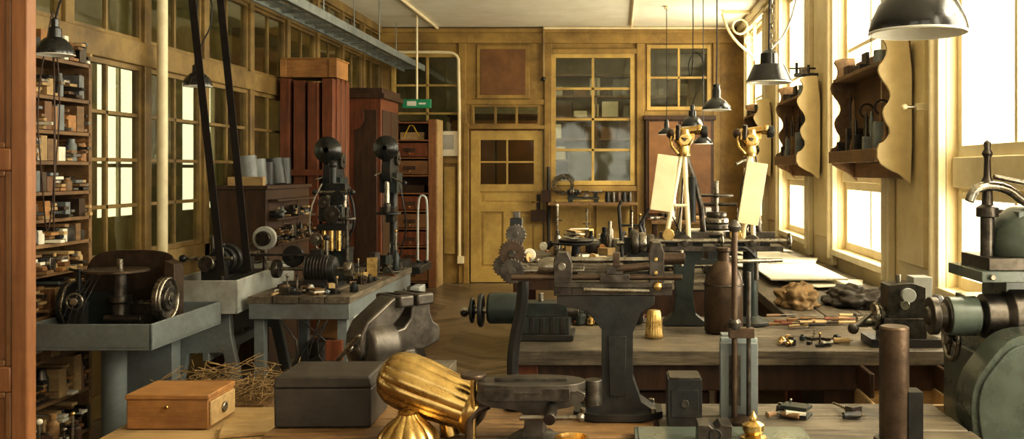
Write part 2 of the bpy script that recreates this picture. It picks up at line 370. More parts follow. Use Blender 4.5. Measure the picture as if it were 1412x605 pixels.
# ------------------------------------------------------------------ ceiling services
b=B('cable_tray',(-2.78,0,2.95))
for x in (-.14,.14): b.bx(x-.012,x+.012,3,12.95,-.04,.04,galv)
yy=3.1
while yy<12.9: b.bx(-.14,.14,yy,yy+.03,-.03,-.015,galv); yy+=.3
for yy in (4.5,6.5,8.5,10.5,12.5):
    for x in (-.14,.14): b.cyl((x,yy,.03),(x,yy,.56),.006,galv,seg=8)
for x,r in ((-.08,.012),(-.04,.01),(.0,.014),(.06,.01)): b.tube([(x+U(-.01,.01),3+i*1.0,-.005) for i in range(10)]+[(x,12.9,-.005)],r,galv,6)
b.done(.002)
b=B('ceiling_conduit'); b.tube([(-2.45,12.9,H-.02),(-2.45,6,H-.02),(-2.45,3,H-.02)],.02,creamw); b.tube([(-1.0,12.9,H-.02),(1.6,12.9,H-.02)],.018,creamw); b.tube([(.2,12.8,H-.02),(.2,4,H-.02)],.015,creamw); b.done(0)
b=B('heating_pipe'); Yp=YF-.1
b.tube([(-3.0,Yp,3.17),(-2.3,Yp,3.17),(-2.2,Yp,3.14),(-2.15,Yp,3.05),(-2.15,Yp,.35)],.022,creamw,10,smooth=1); b.box((-2.13,Yp,.33),(.08,.08,.1),creamw)
b.tube([(-1.0,Yp,3.5),(-1.0,Yp,2.8)],.02,olive); b.sph((-1.0,Yp,2.8),.035,iron)
b.tube([(-.93,Yp,1.6),(-.93,Yp,.3)],.02,iron); b.box((-.96,Yp+.02,1.2),(.13,.08,.16),darkw); b.box((-1.07,Yp+.02,.93),(.2,.05,.16),darkw)
b.done(0)
b=B('exit_sign',(-2.54,12.0,2.4)); b.bx(-.18,.18,-.03,.03,-.055,.055,greens); b.bx(-.12,.0,-.034,-.03,-.03,.03,whiteen); b.bx(.03,.12,-.034,-.03,-.012,.012,whiteen); b.cyl((0,0,.05),(0,0,1.12),.014,creamw); b.done(.003)
b=B('iron_ceiling_bracket',(1.3,11.6,3.0)); b.bx(.0,.42,-.02,.02,.48,.52,creamw); b.bx(.38,.42,-.02,.02,-.1,.5,creamw)
b.tube([(0,0,.48),(.1,0,.2),(.38,0,-.05)],.018,creamw,smooth=2); b.ring((.22,0,.32),'y',.09,.014,creamw); b.ring((.33,0,.15),'y',.05,.012,creamw); b.done(0)

# ------------------------------------------------------------------ lamps
def lamp(x,y,z,r,kind=0,loop=False,chain=False):
    b=B('pendant_lamp',(x,y,z)); k=r/.1
    if kind==0:
        pr=[(.1,0),(.101,.006),(.094,.03),(.062,.065),(.034,.082),(.03,.09),(.03,.14),(.024,.15),(.024,.175),(.012,.185)]
    elif kind==2:
        pr=[(.1,0),(.102,.008),(.092,.03),(.074,.07),(.068,.08),(.04,.084),(.038,.13),(.028,.14),(.012,.15)]
    else:
        pr=[(.1,0),(.102,.008),(.097,.03),(.082,.062),(.055,.09),(.036,.1),(.034,.15),(.02,.16),(.02,.2),(.01,.21)]
    b.open_lathe([(a*k,h*k) for a,h in pr],(0,0,0),'z',blacken)
    b.open_lathe([(a*k*.965,h*k*.97) for a,h in pr[:5]],(0,0,0),'z',whiteen)
    b.ring((0,0,.002),'z',r,.003*k,whiteen)
    b.sph((0,0,.04*k),.028*k,whiteen); top=pr[-1][1]*k
    zt=H-z-.005
    if loop: b.tube([(0,0,top-.01),(.03,0,top+.1),(.10,.0,top+.22),(.11,0,top+.42),(.02,0,top+.5),(-.05,0,top+.36),(0,0,top+.2),(.01,0,top+.8),(0,0,zt)],.005,iron,6,smooth=2)
    else: b.tube([(0,0,top-.01),(.004,0,top+.3),(0,0,zt)],.005,iron,6)
    if chain:
        q=top
        while q<zt-.03: b.ring((.012,0,q+.015),'x' if int(q*50)%2 else 'y',.01,.0025,steel,10,5); q+=.022
        b.tube([(0,0,top-.01),(.1,.02,top+.1),(.16,.03,top+.4),(.12,.02,top+.7),(0,0,zt)],.005,lgrey,6,smooth=2)
    b.cyl((0,0,zt-.03),(0,0,zt),.03,creamw); b.done(0)
lamp(.64,2.0,1.84,.1,1); lamp(.68,4.2,1.94,.1,2,chain=True); lamp(.69,6.5,1.965,.1,0); lamp(.70,8.7,1.95,.1,1,loop=True); lamp(.92,10,1.83,.1,0); lamp(.60,11.3,1.98,.1,0)
lamp(-2.68,4.5,2.1,.085,1,loop=True); lamp(-3.0,6.75,2.15,.1,1,loop=True)

# belts down from line shaft
b=B('line_shaft',(-2.45,5.5,3.3)); b.cyl((-.5,0,0),(.5,0,0),.025,dsteel); b.disc((-.04,0,0),'x',.12,.13,dsteel,hub=.05)
for x in (-.42,.42): b.bx(x-.03,x+.03,-.05,.05,-.05,.215,iron)
b.done()
b=B('drive_belt')
for yb,xt,xb in ((5.372,-2.505,-2.25),(5.624,-2.44,-2.20)):
    b.poly([(xt-.021,3.32),(xt+.021,3.32),(xb+.021,.95),(xb-.021,.95)],'xz',yb,.006,rubber)
b.done(0)

# ------------------------------------------------------------------ benches
def legs(b,xs,ys,z,s,m):
    for x in xs:
        for y in ys: b.bx(x-s/2,x+s/2,y-s/2,y+s/2,0,z,m)
def planks(b,x0,x1,y0,y1,z0,z1,n,m,along='x'):
    for i in range(n):
        if along=='x':
            a=y0+(y1-y0)*i/n; b.bx(x0+U(0,.015),x1-U(0,.015),a+.003,y0+(y1-y0)*(i+1)/n-.003,z0,z1-U(0,.005),m)
        else:
            a=x0+(x1-x0)*i/n; b.bx(a+.003,x0+(x1-x0)*(i+1)/n-.003,y0+U(0,.015),y1-U(0,.015),z0,z1-U(0,.005),m)
def bits(name,x,y,z,rx,ry,n,s,ms,hmax=.12):
    b=B(name,(x,y,z))
    for i in range(n):
        px,py=U(-rx,rx),U(-ry,ry); m=random.choice(ms); k=R(); w=s*U(.5,1.2); h=hmax*U(.25,1)
        if k<.2: b.box((px,py,h*.4),(w,w*U(.5,1),h*.8),m,rot=(0,0,U(0,3)))
        elif k<.4: b.lathe([(w*.35,0),(w*.4,h*.1),(w*.36,h*.7),(w*.2,h*.8),(w*.22,h)],(px,py,0),'z',m,14)
        elif k<.55:
            a=U(0,3.1); dv=Vector((math.cos(a),math.sin(a),0))*w*U(1,2.); c=Vector((px,py,.012)); b.cyl(c-dv,c,.009,random.choice([midw,palew,redw]),r2=.007,seg=8); b.cyl(c,c+dv,.004,steel,seg=6)
        elif k<.7: b.disc((px,py,w*.45),(math.cos(i),math.sin(i),.1),w*.45,.015,m,18,hub=.008)
        elif k<.82: b.cyl((px-w*.6,py,w*.25),(px+w*.6,py+U(-.03,.03),w*.25),w*.22,m,seg=14); b.cyl((px-w*.9,py,w*.25),(px+w*.9,py,w*.25),w*.07,steel,seg=10)
        elif k<.92: b.bx(px-w*.4,px+w*.4,py-w*.25,py+w*.25,0,h*.25,iron); b.cyl((px,py,h*.2),(px,py,h*1.5),w*.09,steel,seg=10); b.sph((px,py,h*1.5),w*.14,m); b.cyl((px-w*.4,py,h),(px+w*.4,py,h),w*.06,dsteel,seg=8)
        else:
            for j in range(3): b.box((px,py,.006+.012*j),(w*1.4,w,.01),paper if j%2 else m,rot=(0,0,U(0,3)))
    return b.done(.0015)
METAL=[iron,dsteel,steel,dsteel,rust,irong,brass,iron]
MIXED=[iron,dsteel,steel,rust,brass,palew,paper,lgrey,orangew,midw,grey,iron,darkw]

b=B('foreground_workbench',(0,2.6,0))
planks(b,-1.02,.12,-.5,.45,.74,.80,5,benchf); planks(b,.125,1.03,-.5,.45,.74,.80,6,benchw)
legs(b,(-.9,.1,.96),(-.4,.35),.74,.09,midw); b.bx(-.95,.98,.3,.34,.62,.74,midw).bx(-.95,.98,-.44,-.4,.62,.74,midw); b.done(.004)
b=B('middle_workbench',(0,4.4,0))
planks(b,-.45,1.6,-.47,.45,.735,.80,5,benchw)
legs(b,(-.38,.55,1.5),(-.38,.36),.735,.1,redw); b.bx(-.4,1.5,-.42,-.38,.62,.735,darkw).bx(-.4,1.5,-.36,.36,.2,.23,darkw)
b.bx(-.43,-.02,-.4,.3,.24,.62,redw).bx(-.41,-.04,-.415,-.4,.27,.6,darkw); b.bx(.05,.4,-.35,.3,.3,.6,darkw)
b.cyl((.4,-.3,.5),(1.6,-.3,.5),.012,galv); b.cyl((.4,-.3,.43),(1.6,-.3,.43),.012,galv)
X0,Y0,Z0=1.18,-.54,.50
def dx(a,c,d,e,f,g,m): b.bx(X0+a,X0+c,Y0+d,Y0+e,Z0+f,Z0+g,m)
dx(-.17,.17,-.18,.15,0,.02,palew); dx(-.17,-.155,-.18,.15,0,.13,palew); dx(.155,.17,-.18,.15,0,.13,palew); dx(-.19,.19,-.2,-.18,0,.14,palew); dx(-.17,.17,.14,.15,0,.13,palew)
b.sph((X0,Y0-.21,Z0+.07),.015,iron); dx(-.3,.3,.15,.45,0,.14,darkw); dx(-.17,-.15,-.1,.1,.14,.24,darkw); dx(.15,.17,-.1,.1,.14,.24,darkw)
for i in range(9): b.box((U(.6,1.45),U(-.2,.2),.23+.06),(U(.08,.2),U(.08,.2),.12),random.choice([midw,grey,iron,palew,darkw]),rot=(0,0,U(0,3)))
b.done(.005)
b=B('window_workbench',(1.3,8.3,0)); planks(b,-.42,.4,-3.4,3.4,.74,.80,4,benchy,'y'); legs(b,(-.36,.34),(-3.3,-1,1.2,3.3),.74,.08,redw); b.bx(-.38,-.35,-3.3,3.3,.6,.74,darkw); b.done(.004)
b=B('centre_workbench',(-.25,8.3,0)); planks(b,-.62,.62,-.7,.7,.74,.80,6,benchw); legs(b,(-.55,.55),(-.6,.6),.74,.08,redw); b.bx(-.58,.58,-.65,-.62,.58,.74,darkw); b.bx(-.1,.55,-.6,.6,.1,.58,darkw); b.done(.004)
b=B('rear_workbench',(.42,6.3,0)); planks(b,-.4,.4,-.4,.5,.80,.86,4,benchw); legs(b,(-.34,.34),(-.34,.44),.80,.08,darkw); b.bx(-.36,.36,-.38,-.35,.6,.8,darkw); b.done(.004)
b=B('wall_shelf_board',(-.32,12.82,0)); b.bx(-.6,.6,-.17,.12,1.08,1.12,midw)
for x in (-.5,.5): b.poly([(.12,1.08),(-.14,1.08),(.12,.8)],'yz',x,.03,midw)
b.done()
b=B('left_workbench',(-1.9,6.5,0)); planks(b,-.31,.31,-.87,.85,.755,.80,4,benchy,'y')
b.bx(-.3,.3,-.86,-.83,.66,.755,grey).bx(-.3,.3,.8,.83,.66,.755,grey).bx(.27,.3,-.83,.8,.66,.755,grey).bx(-.3,-.27,-.83,.8,.66,.755,grey)
for x in (-.25,.25):
    for y in (-.8,.0,.76): b.bx(x-.03,x+.03,y-.03,y+.03,0,.66,grey)
b.bx(.2,.3,-.75,-.6,.35,.66,lgrey).bx(.17,.27,-.9,-.87,.42,.54,redw).bx(-.2,.2,-.6,-.5,.25,.29,midw); b.bx(.28,.33,-.45,-.36,.4,.5,yellowp)
b.bx(-.26,.26,-.78,.74,.18,.21,grey); b.sph((0,-.5,.26),(.12,.12,.06),dsteel); b.cyl((-.1,-.1,.21),(-.1,-.1,.4),.09,dsteel)
b.box((-.15,.4,.35),(.2,.3,.28),orangew); b.box((.1,.2,.3),(.2,.25,.18),iron)
for i in range(5): b.tube([(U(-.2,.25),-.88,.66),(U(-.2,.25),-.92,.5),(U(-.2,.25),-.9,.3)],.006,iron,6,smooth=1)
b.done(.003)

# ------------------------------------------------------------------ left grinder table and machine
b=B('tray_table',(-2.55,5.0,0)); x0,x1,y0,y1=-.33,.28,-.4,.42
b.bx(x0,x1,y0,y1,.68,.69,grey)
for q in ((x0,x0+.012,y0,y1),(x1-.012,x1,y0,y1),(x0,x1,y0,y0+.012),(x0,x1,y1-.012,y1)): b.bx(*q,.67,.80,grey)
b.lathe([(.16,0),(.16,.03),(.08,.07),(.06,.2),(.06,.62),(.09,.66),(.12,.68)],(-.06,-.1,0),'z',grey,28)
b.bx(-.2,.1,.2,.3,0,.67,grey); b.done(.004)
b=B('polishing_lathe',(-2.60,4.95,.69))
b.lathe([(.085,0),(.085,.02),(.05,.05),(.042,.12),(.042,.17),(.055,.18),(.055,.21)],(.02,-.05,0),'z',dsteel)
b.lathe([(.02,0),(.16,.005),(.16,.018),(.02,.024)],(.0,-.05,.33),'z',rust,30); b.cyl((.02,-.05,.2),(.02,-.05,.34),.035,dsteel); b.cyl((.02,-.05,.35),(.02,-.05,.4),.015,steel)
b.cyl((-.25,.03,.16),(.26,.03,.16),.018,steel)
b.disc((-.24,-.05,.17),'x',.115,.03,iron,hub=.04); b.ring((-.222,-.05,.17),'x',.11,.01,steel); b.disc((-.21,-.05,.17),'x',.05,.05,steel,hub=.02)
b.disc((.235,-.02,.19),'x',.115,.035,steel,hub=.035); b.ring((.258,-.02,.19),'x',.106,.009,steel); b.disc((.26,-.02,.19),'x',.065,.02,dsteel,hub=.02)
hp=[(-.27,.05),(-.285,.30),(-.24,.40),(-.14,.43),(.14,.43),(.22,.38),(.24,.05)]
b.poly(smoothpts(hp,2),'xz',.16,.012,rust)
b.poly([(.18,.04),(.2,.38),(.25,.36),(.25,.04)],'xz',.06,.11,rust)
b.box((-.13,-.16,.12),(.07,.05,.14),iron); b.cyl((-.13,-.16,.18),(-.13,-.16,.36),.01,iron); b.cyl((-.18,-.16,.36),(-.07,-.16,.33),.007,iron); b.wheel((-.13,-.2,.2),'y',.04,.006,steel)
for i in range(4): b.tube([(-.18+.03*i,-.2,.02),(-.17+.03*i,-.24,.15),(-.1+.02*i,-.1,.36)],.003,iron,6,smooth=1)
b.box((.1,.06,.08),(.14,.12,.16),dsteel); b.box((-.1,.06,.11),(.16,.1,.22),irong); b.cyl((-.02,-.12,.1),(.17,-.12,.1),.02,dsteel); b.done(.004)
bits('tray_clutter',-2.45,4.70,.692,.12,.05,10,.06,METAL,.08)

b=B('machine_stand',(-2.5,6.15,0),rz=.06); x0,x1,y0,y1=-.2,.22,-.58,.62
b.bx(x0,x1,y0,y1,.72,.735,lgrey)
for q in ((x0,x0+.012,y0,y1),(x1-.02,x1,y0,y1),(x0,x1,y0,y0+.012),(x0,x1,y1-.012,y1)): b.bx(*q,.70,.90,lgrey)
for y in (y0+.1,y1-.15):
    b.poly([(-.26,0),(-.2,0),(-.1,.45),(.1,.45),(.2,0),(.26,0),(.15,.55),(.14,.70),(-.14,.70),(-.15,.55)],'xz',y,.06,grey)
b.bx(-.02,.02,y0+.1,y1-.1,.4,.46,grey); b.done(.005)
b=B('small_belt_lathe',(-2.47,6.0,.738))
b.bx(-.1,.1,-.35,.5,.0,.06,iron).bx(-.06,.06,-.3,.48,.06,.14,iron)
b.box((0,-.2,.2),(.12,.12,.16),iron); b.cyl((-.0,-.33,.25),(0,.2,.25),.02,steel)
for y,r in ((-.14,.07),(-.08,.085),(-.02,.1)): b.disc((0,y,.25),'y',r,.045,iron)
b.disc((0,-.32,.25),'y',.05,.03,steel); b.box((0,.25,.19),(.1,.1,.14),iron); b.cyl((0,.1,.25),(0,.45,.25),.022,steel); b.wheel((0,.47,.25),'y',.07,.008,steel)
b.cyl((.08,-.28,.1),(.08,-.28,.36),.008,steel); b.sph((.08,-.28,.36),.018,iron); b.cyl((-.1,.0,.1),(-.1,0,.4),.012,dsteel)
b.disc((.12,.3,.36),'y',.08,.03,lgrey,hub=.03); b.disc((.12,.27,.36),'y',.05,.03,dsteel); b.cyl((0.12,.3,.1),(.12,.3,.36),.015,steel); b.cyl((-.14,-.3,.28),(.15,-.3,.28),.012,steel); b.sph((-.15,-.3,.28),.025,iron); b.done(.003)

b=B('bench_grinder_motor',(-1.98,6.05,.80))
b.bx(-.16,.2,-.1,.12,0,.03,iron); b.lathe([(.03,0),(.075,.01),(.085,.03),(.085,.17),(.075,.2),(.03,.21)],(-.02,0,.12),'x',iron,28)
for i in range(8): b.ring((.0+.02*i,0,.12),'x',.086,.004,dsteel,24,6)
b.bx(-.0,.14,-.06,.06,.02,.08,iron); b.cyl((-.25,0,.12),(.28,0,.12),.012,steel); b.disc((-.2,0,.12),'x',.06,.04,dsteel); b.disc((.26,0,.12),'x',.045,.05,steel)
b.box((-.18,.0,.21),(.42,.04,.015),dsteel); b.box((.06,0,.22),(.07,.06,.05),iron)
b.disc((-.1,.02,.2),'y',.07,.03,iron,hub=.02); b.cyl((.12,0,.2),(.12,0,.32),.012,steel); b.sph((.12,0,.32),.022,iron); b.done(.003)
bits('left_bench_tools',-1.85,5.77,.80,.23,.08,26,.06,MIXED,.08)
bits('left_bench_parts',-1.70,6.95,.80,.08,.28,24,.08,METAL,.2)
bits('left_bench_fixtures',-1.72,6.33,.80,.07,.08,12,.07,METAL,.16)

b=B('indexing_machine',(-1.95,6.55,.80))
b.bx(-.12,.14,-.12,.12,0,.05,irong); b.bx(-.08,.1,-.08,.08,.05,.2,irong)
for x in (-.05,.0,.05): b.cyl((x,-.1,.2),(x,-.1,.34),.017,brass)
b.bx(-.1,.1,-.1,.06,.34,.38,iron); b.bx(-.1,.1,-.1,.1,.19,.215,iron)
b.cyl((-.02,0,.2),(-.02,0,.78),.022,irong); b.cyl((.06,0,.2),(.06,0,.62),.016,steel)
b.gear((.0,-.09,.45),'y',.06,.02,dsteel,22); b.gear((-.06,-.07,.53),'y',.045,.02,dsteel,18); b.disc((.03,-.05,.56),'y',.05,.03,iron,hub=.015)
b.bx(-.06,.08,-.05,.05,.58,.66,iron); b.sph((-.02,0,.79),.03,iron); b.cyl((-.12,-.05,.6),(.12,-.05,.6),.012,steel); b.sph((.13,-.05,.6),.02,iron); b.sph((-.13,-.05,.6),.02,iron)
b.bx(-.1,.06,-.06,.08,.4,.5,irong); b.cyl((.1,-.08,.1),(.1,-.08,.5),.014,dsteel); b.disc((.1,-.08,.42),'z',.06,.02,dsteel); b.disc((-.1,-.1,.28),'y',.045,.03,steel,hub=.02)
b.tube([(.1,-.06,.3),(.15,-.08,.35),(.15,-.08,.5),(.1,-.05,.62)],.009,iron,smooth=2); b.tube([(-.1,-.06,.2),(-.16,-.08,.3),(-.15,-.08,.5),(-.08,-.05,.66)],.007,steel,smooth=2); b.done(.003)

def drillpress(x,y,z0,h,rz=0):
    b=B('drill_press',(x,y,z0),rz)
    b.bx(-.13,.13,-.2,.14,0,.04,iron); b.lathe([(.06,.0),(.05,.05),(.03,.08),(.03,h-.05)],(0,.08,.03),'z',iron)
    b.poly(smoothpts([(.13,h-.34),(.13,h-.14),(-.1,h-.08),(-.18,h-.12),(-.18,h-.3),(-.06,h-.3)],2),'yz',-.035,.07,iron)
    b.bx(-.07,.07,-.1,.1,h-.38,h-.22,irong)
    b.cyl((0,-.14,h-.5),(0,-.14,h-.02),.02,steel); b.lathe([(.018,0),(.03,.04),(.03,.09),(.02,.1)],(0,-.14,h-.56),'z',dsteel)
    b.lathe([(.02,-.03),(.1,-.012),(.1,.0),(.08,.01),(.03,.04)],(0,-.18,h-.02),(0,-1,0),blacken,30)
    b.ring((0,-.19,h-.02),'y',.06,.004,dsteel); b.cyl((0,-.22,h-.02),(0,-.2,h-.02),.02,steel)
    b.cyl((0,-.2,h-.02),(0,.1,h-.02),.014,dsteel)
    b.lathe([(.02,0),(.1,.01),(.1,.025),(.02,.03)],(0,-.08,h*.42),'z',iron,28); b.bx(-.03,.03,-.06,.08,h*.36,h*.42,iron)
    b.bx(-.06,.06,-.14,-.02,h*.42+.03,h*.42+.07,dsteel); b.gear((.05,.02,h-.1),'x',.06,.02,dsteel,20)
    b.cyl((0,-.12,h-.24),(.14,-.16,h-.3),.008,steel); b.sph((.145,-.16,h-.3),.02,iron)
    b.cyl((.0,-.1,h-.2),(-.1,-.14,h-.24),.008,steel); b.wheel((-.06,.0,h-.22),'x',.06,.006,steel,3,.012)
    b.tube([(.05,.08,.05),(.12,.05,.3),(.1,.0,.5),(.05,.0,h-.2)],.007,iron,6,smooth=2)
    b.done(.003)
drillpress(-2.12,7.1,.80,.92)
b=B('machine_pedestal',(-1.85,7.75,0)); b.poly([(-.26,0),(-.17,0),(-.1,.2),(.1,.2),(.17,0),(.26,0),(.15,.35),(.12,.66),(.2,.72),(-.2,.72),(-.12,.66),(-.15,.35)],'xz',-.14,.28,iron); b.bx(-.26,.28,-.2,.25,.72,.78,iron)
b.bx(.2,.28,-.22,.0,.25,.62,lgrey); b.done(.006)
drillpress(-1.84,7.7,.78,.97)
b=B('bent_steel_tube_stand',(-1.625,7.9,.78)); b.tube([(-.04,.0,0),(-.04,0,.5),(-.02,0,.56),(.02,0,.56),(.04,0,.5),(.04,0,.02)],.01,lgrey,smooth=2); b.disc((.03,0,.01),'z',.02,.02,iron); b.disc((-.03,0,.01),'z',.02,.02,iron); b.done(0)

# ------------------------------------------------------------------ left wall furniture
def fill(b,x0,x1,y0,y1,z,hmax,mats,wmin=.025,wmax=.08):
    y=y0
    while y<y1-wmin:
        w=U(wmin,wmax); w=min(w,y1-y); h=U(.5,.97)*hmax; dp=(x1-x0)*U(.5,.9); m=random.choice(mats); k=R()
        if k<.35: b.bx(x1-dp,x1-.01,y,y+w*.95,z,z+h,m)
        elif k<.55: b.lathe([(w*.45,0),(w*.45,h*.7),(w*.3,h*.85),(w*.3,h)],(x1-w*.5-.01-U(0,.05),y+w*.5,z),'z',m,14)
        else:
            nb=max(2,int(h/.02))
            for i in range(nb): b.box(((x0+x1)/2+U(-.02,.05),y+w/2,z+.01+i*.02),((x1-x0)*U(.6,.95),w*U(.7,1.),.016),random.choice(mats),rot=(0,0,U(-.15,.15)))
        y+=w+U(.0,.006)
b=B('storage_shelves',(-3.07,4.55,0)); x0,x1=-.13,.13
for y in (-.75,.0,.72): b.bx(x0,x1,y-.015,y+.015,0,2.15,midw)
zs=[.1,.33,.56,.78,1.0,1.15,1.28,1.42,1.58,1.74,1.92,2.12]
for z in zs: b.bx(x0,x1,-.75,.72,z,z+.02,midw)
b.bx(x0,x0+.01,-.75,.72,0,2.14,midw)
ms=[palew,midw,palew,dsteel,brownp,orangew,paper,steel,grey,iron,midw,dsteel,palew,rust]
for z,zn in zip(zs,zs[1:]+[2.3]):
    fill(b,x0+.02,x1+.02,-.72,-.02,z+.021,(zn-z-.025),ms); fill(b,x0+.02,x1+.02,.03,.7,z+.021,(zn-z-.025),ms)
b.done(.0015)
b=B('hanging_cable',(-2.88,4.75,1.5))
for i in range(2): b.tube([(U(-.02,.04),U(-.05,.05),.85),(U(-.03,.06),U(-.1,.1),.4),(U(-.03,.06),U(-.1,.1),0),(U(-.0,.05),U(-.1,.1),-.35),(U(-.0,.05),U(-.1,.1)+.1,.1),(U(-.0,.05),.05,.8)],.0035,darkw,6,smooth=2)
b.done(0)
b=B('low_dark_cupboard',(-2.97,8.0,0)); b.bx(-.2,.2,-.55,.5,0,1.4,darkw).bx(-.22,.22,-.57,.52,1.4,1.43,darkw)
for i in range(3): b.bx(.2,.205,-.5+.34*i,-.2+.34*i,.1,1.3,darkw)
for z in (.95,1.15,1.3): b.bx(.2,.28,-.5,.45,z,z+.02,darkw)
for i in range(5): b.cyl((-.02+U(-.05,.05),-.42+.2*i,1.43),(-.02,-.42+.2*i,1.43+U(.18,.25)),.09,random.choice([iron,grey,irong]))
b.bx(-.1,.18,-.56,-.5,1.43,1.5,palew); fill(b,.2,.28,-.5,.45,1.17,.1,[iron,dsteel,palew,grey]); fill(b,.2,.28,-.5,.45,.97,.14,[iron,steel,midw]); b.done(.003)
b=B('tall_timber_rack',(-2.93,9.1,0))
for i,(x,w_) in enumerate(((-.24,.09),(-.12,.11),(.02,.1),(.15,.1))): b.bx(x,x+w_,-.22+.02*(i%2),.0,0,2.42-.02*(i%3),redw)
b.bx(-.25,.26,.0,.3,0,2.4,darkw)
for x,yy in ((.265,-.1),(.265,.05),(.265,.2)): b.bx(x-.03,x,yy,yy+.11,0,2.43,redw)
b.bx(-.26,.27,-.24,-.2,1.5,1.56,redw); b.bx(-.26,.27,-.24,-.2,.5,.56,redw); b.done(.004)
b=B('wooden_crate',(-2.93,9.15,2.435)); b.bx(-.24,.27,-.2,.2,0,.17,orangew); b.bx(-.25,.28,-.21,.21,.17,.185,orangew); b.bx(-.26,-.2,-.215,-.2,0,.17,orangew); b.bx(.2,.28,-.215,-.2,0,.17,orangew); b.done(.004)
b=B('dark_wardrobe',(-2.81,10.45,0)); b.bx(-.33,.3,-.4,.4,0,2.32,redw).bx(-.38,.35,-.45,.45,2.32,2.37,darkw).bx(-.35,.32,-.42,.42,2.37,2.43,darkw)
b.bx(-.28,-.04,-.41,-.4,.2,2.2,darkw).bx(.02,.26,-.41,-.4,.2,2.2,darkw); b.lathe([(0,0),(.14,.01),(.15,.02),(0,.03)],(-.02,-.4,2.12),(0,-1,0),redw,20)
for y0 in (-.35,.03): b.bx(.3,.31,y0,y0+.32,.2,2.2,darkw)
b.done(.006)
b=B('drawer_rack',(-2.69,12.7,0)); w_=.3
b.bx(-w_,-w_+.03,-.22,.2,0,2.23,orangez).bx(w_-.1,w_,-.22,.2,0,2.23,orangez).bx(-w_,w_,.18,.2,0,2.23,darkw)
rows=9
for i in range(rows+1): b.bx(-w_,w_-.1,-.2,.18,.06+i*.235,.08+i*.235,orangez)
for i in range(rows):
    z=.08+i*.235
    if i in (5,8): b.bx(-.2,.12,-.1,.1,z,z+.1,palew if i==8 else darkw); continue
    b.bx(-w_+.04,w_-.11,-.21,.1,z+.01,z+.19,redw if i%3 else brownp); b.bx(-.13,.03,-.22,-.21,z+.07,z+.12,darkw); b.cyl((-.05,-.21,z+.05),(-.05,-.24,z+.05),.012,brass,seg=8)
b.tube([(-.15,-.1,2.0),(-.05,-.1,2.2),(.05,-.1,2.0)],.01,yellowp,smooth=1)
b.bx(w_,w_+.02,-.2,.18,0,2.23,palew); b.done(.003)
B('notice_paper',(-2.33,12.94,1.92)).bx(-.15,.15,-.004,.004,-.17,.17,paper).box((0,-.005,.02),(.2,.002,.2),lgrey).done(0)

# ------------------------------------------------------------------ left floor clutter
b=B('plank_stool',(-1.66,3.9,0)); planks(b,-.38,.3,-.3,.3,.455,.50,3,palew)
for x in (-.3,.25):
    for y in (-.22,.22): b.cyl((x,y,.455),(x*1.1,y*1.1,0),.028,midw,r2=.022)
b.box((.2,-.1,.51),(.25,.16,.02),palew,rot=(0,0,.3)); b.done(.004)
b=B('wooden_box',(-1.82,3.95,.502)); b.bx(-.165,.165,-.13,.13,0,.12,orangew).bx(-.17,.17,-.135,.135,.12,.14,orangew).bx(.165,.175,-.12,.12,.01,.11,palew)
b.cyl((.17,0,.06),(.185,0,.06),.022,steel); b.cyl((-.0,-.135,.09),(0,-.145,.09),.01,brass); b.done(.004)
b=B('straw_heap',(-1.95,4.75,.0)); b.bx(-.25,.25,-.2,.2,0,.42,midw)
for i in range(320):
    c=Vector((U(-.26,.3),U(-.22,.2),.43+abs(random.gauss(0,.06)))); dv=Vector((U(-1,1),U(-1,1),U(-.3,.5))).normalized()*U(.03,.09)
    b.cyl(c-dv,c+dv,.002,strawm,seg=4)
b.done(0)
b=B('scrap_crate',(-2.6,4.2,0)); b.bx(-.2,.2,-.15,.15,0,.3,midw); b.done(.004)
bits('scrap_parts',-2.6,4.2,.30,.17,.12,24,.09,MIXED,.16)

visem=M('vise_worn_iron',(.16,.14,.115),(.065,.056,.047),rough=.36,metal=.7,scale=14,bump=.2,dirt=.65,dirtc=(.05,.037,.026))
def vise(name,x,y,z,rz,s,m):
    b=B(name,(x,y,z),rz)
    b.lathe([(.09*s,0),(.09*s,.02*s),(.06*s,.04*s),(.055*s,.08*s)],(0,0,0),'z',m)
    b.poly(smoothpts([(-.12*s,.07*s),(.14*s,.07*s),(.15*s,.15*s),(.1*s,.18*s),(.09*s,.29*s),(.015*s,.29*s),(.0,.17*s),(-.12*s,.15*s)],1),'xz',-.05*s,.1*s,m)
    b.poly(smoothpts([(-.23*s,.07*s),(-.10*s,.06*s),(-.1*s,.16*s),(-.03*s,.22*s),(.0,.29*s),(-.07*s,.29*s),(-.13*s,.25*s),(-.22*s,.19*s)],1),'xz',-.05*s,.1*s,m)
    b.bx(-.07*s,-.005*s,-.08*s,.08*s,.245*s,.29*s,m).bx(.012*s,.09*s,-.08*s,.08*s,.245*s,.29*s,m)
    b.cyl((-.25*s,0,.11*s),(.1*s,0,.11*s),.02*s,steel)
    b.lathe([(.085*s,0),(.10*s,.01*s),(.10*s,.12*s),(.085*s,.13*s)],(-.20*s,0,.10*s),'x',m,28); b.lathe([(.03*s,0),(.05*s,.01*s),(.05*s,.03*s)],(-.235*s,0,.10*s),'x',dsteel,20)
    b.cyl((-.25*s,-.08*s,.17*s),(-.25*s,.1*s,.03*s),.008*s,steel)
    return b.done(.008*s)
b=B('vise_stand',(-.85,3.68,0)); b.cyl((0,0,0),(0,0,.72),.09,midw); b.bx(-.2,.2,-.22,.16,.72,.78,benchw); b.bx(-.2,.2,-.05,.05,0,.06,darkw).bx(-.05,.05,-.2,.2,0,.06,darkw); b.done(.005)
vise('leg_vise',-.83,3.66,.785,math.radians(50),1.0,visem)

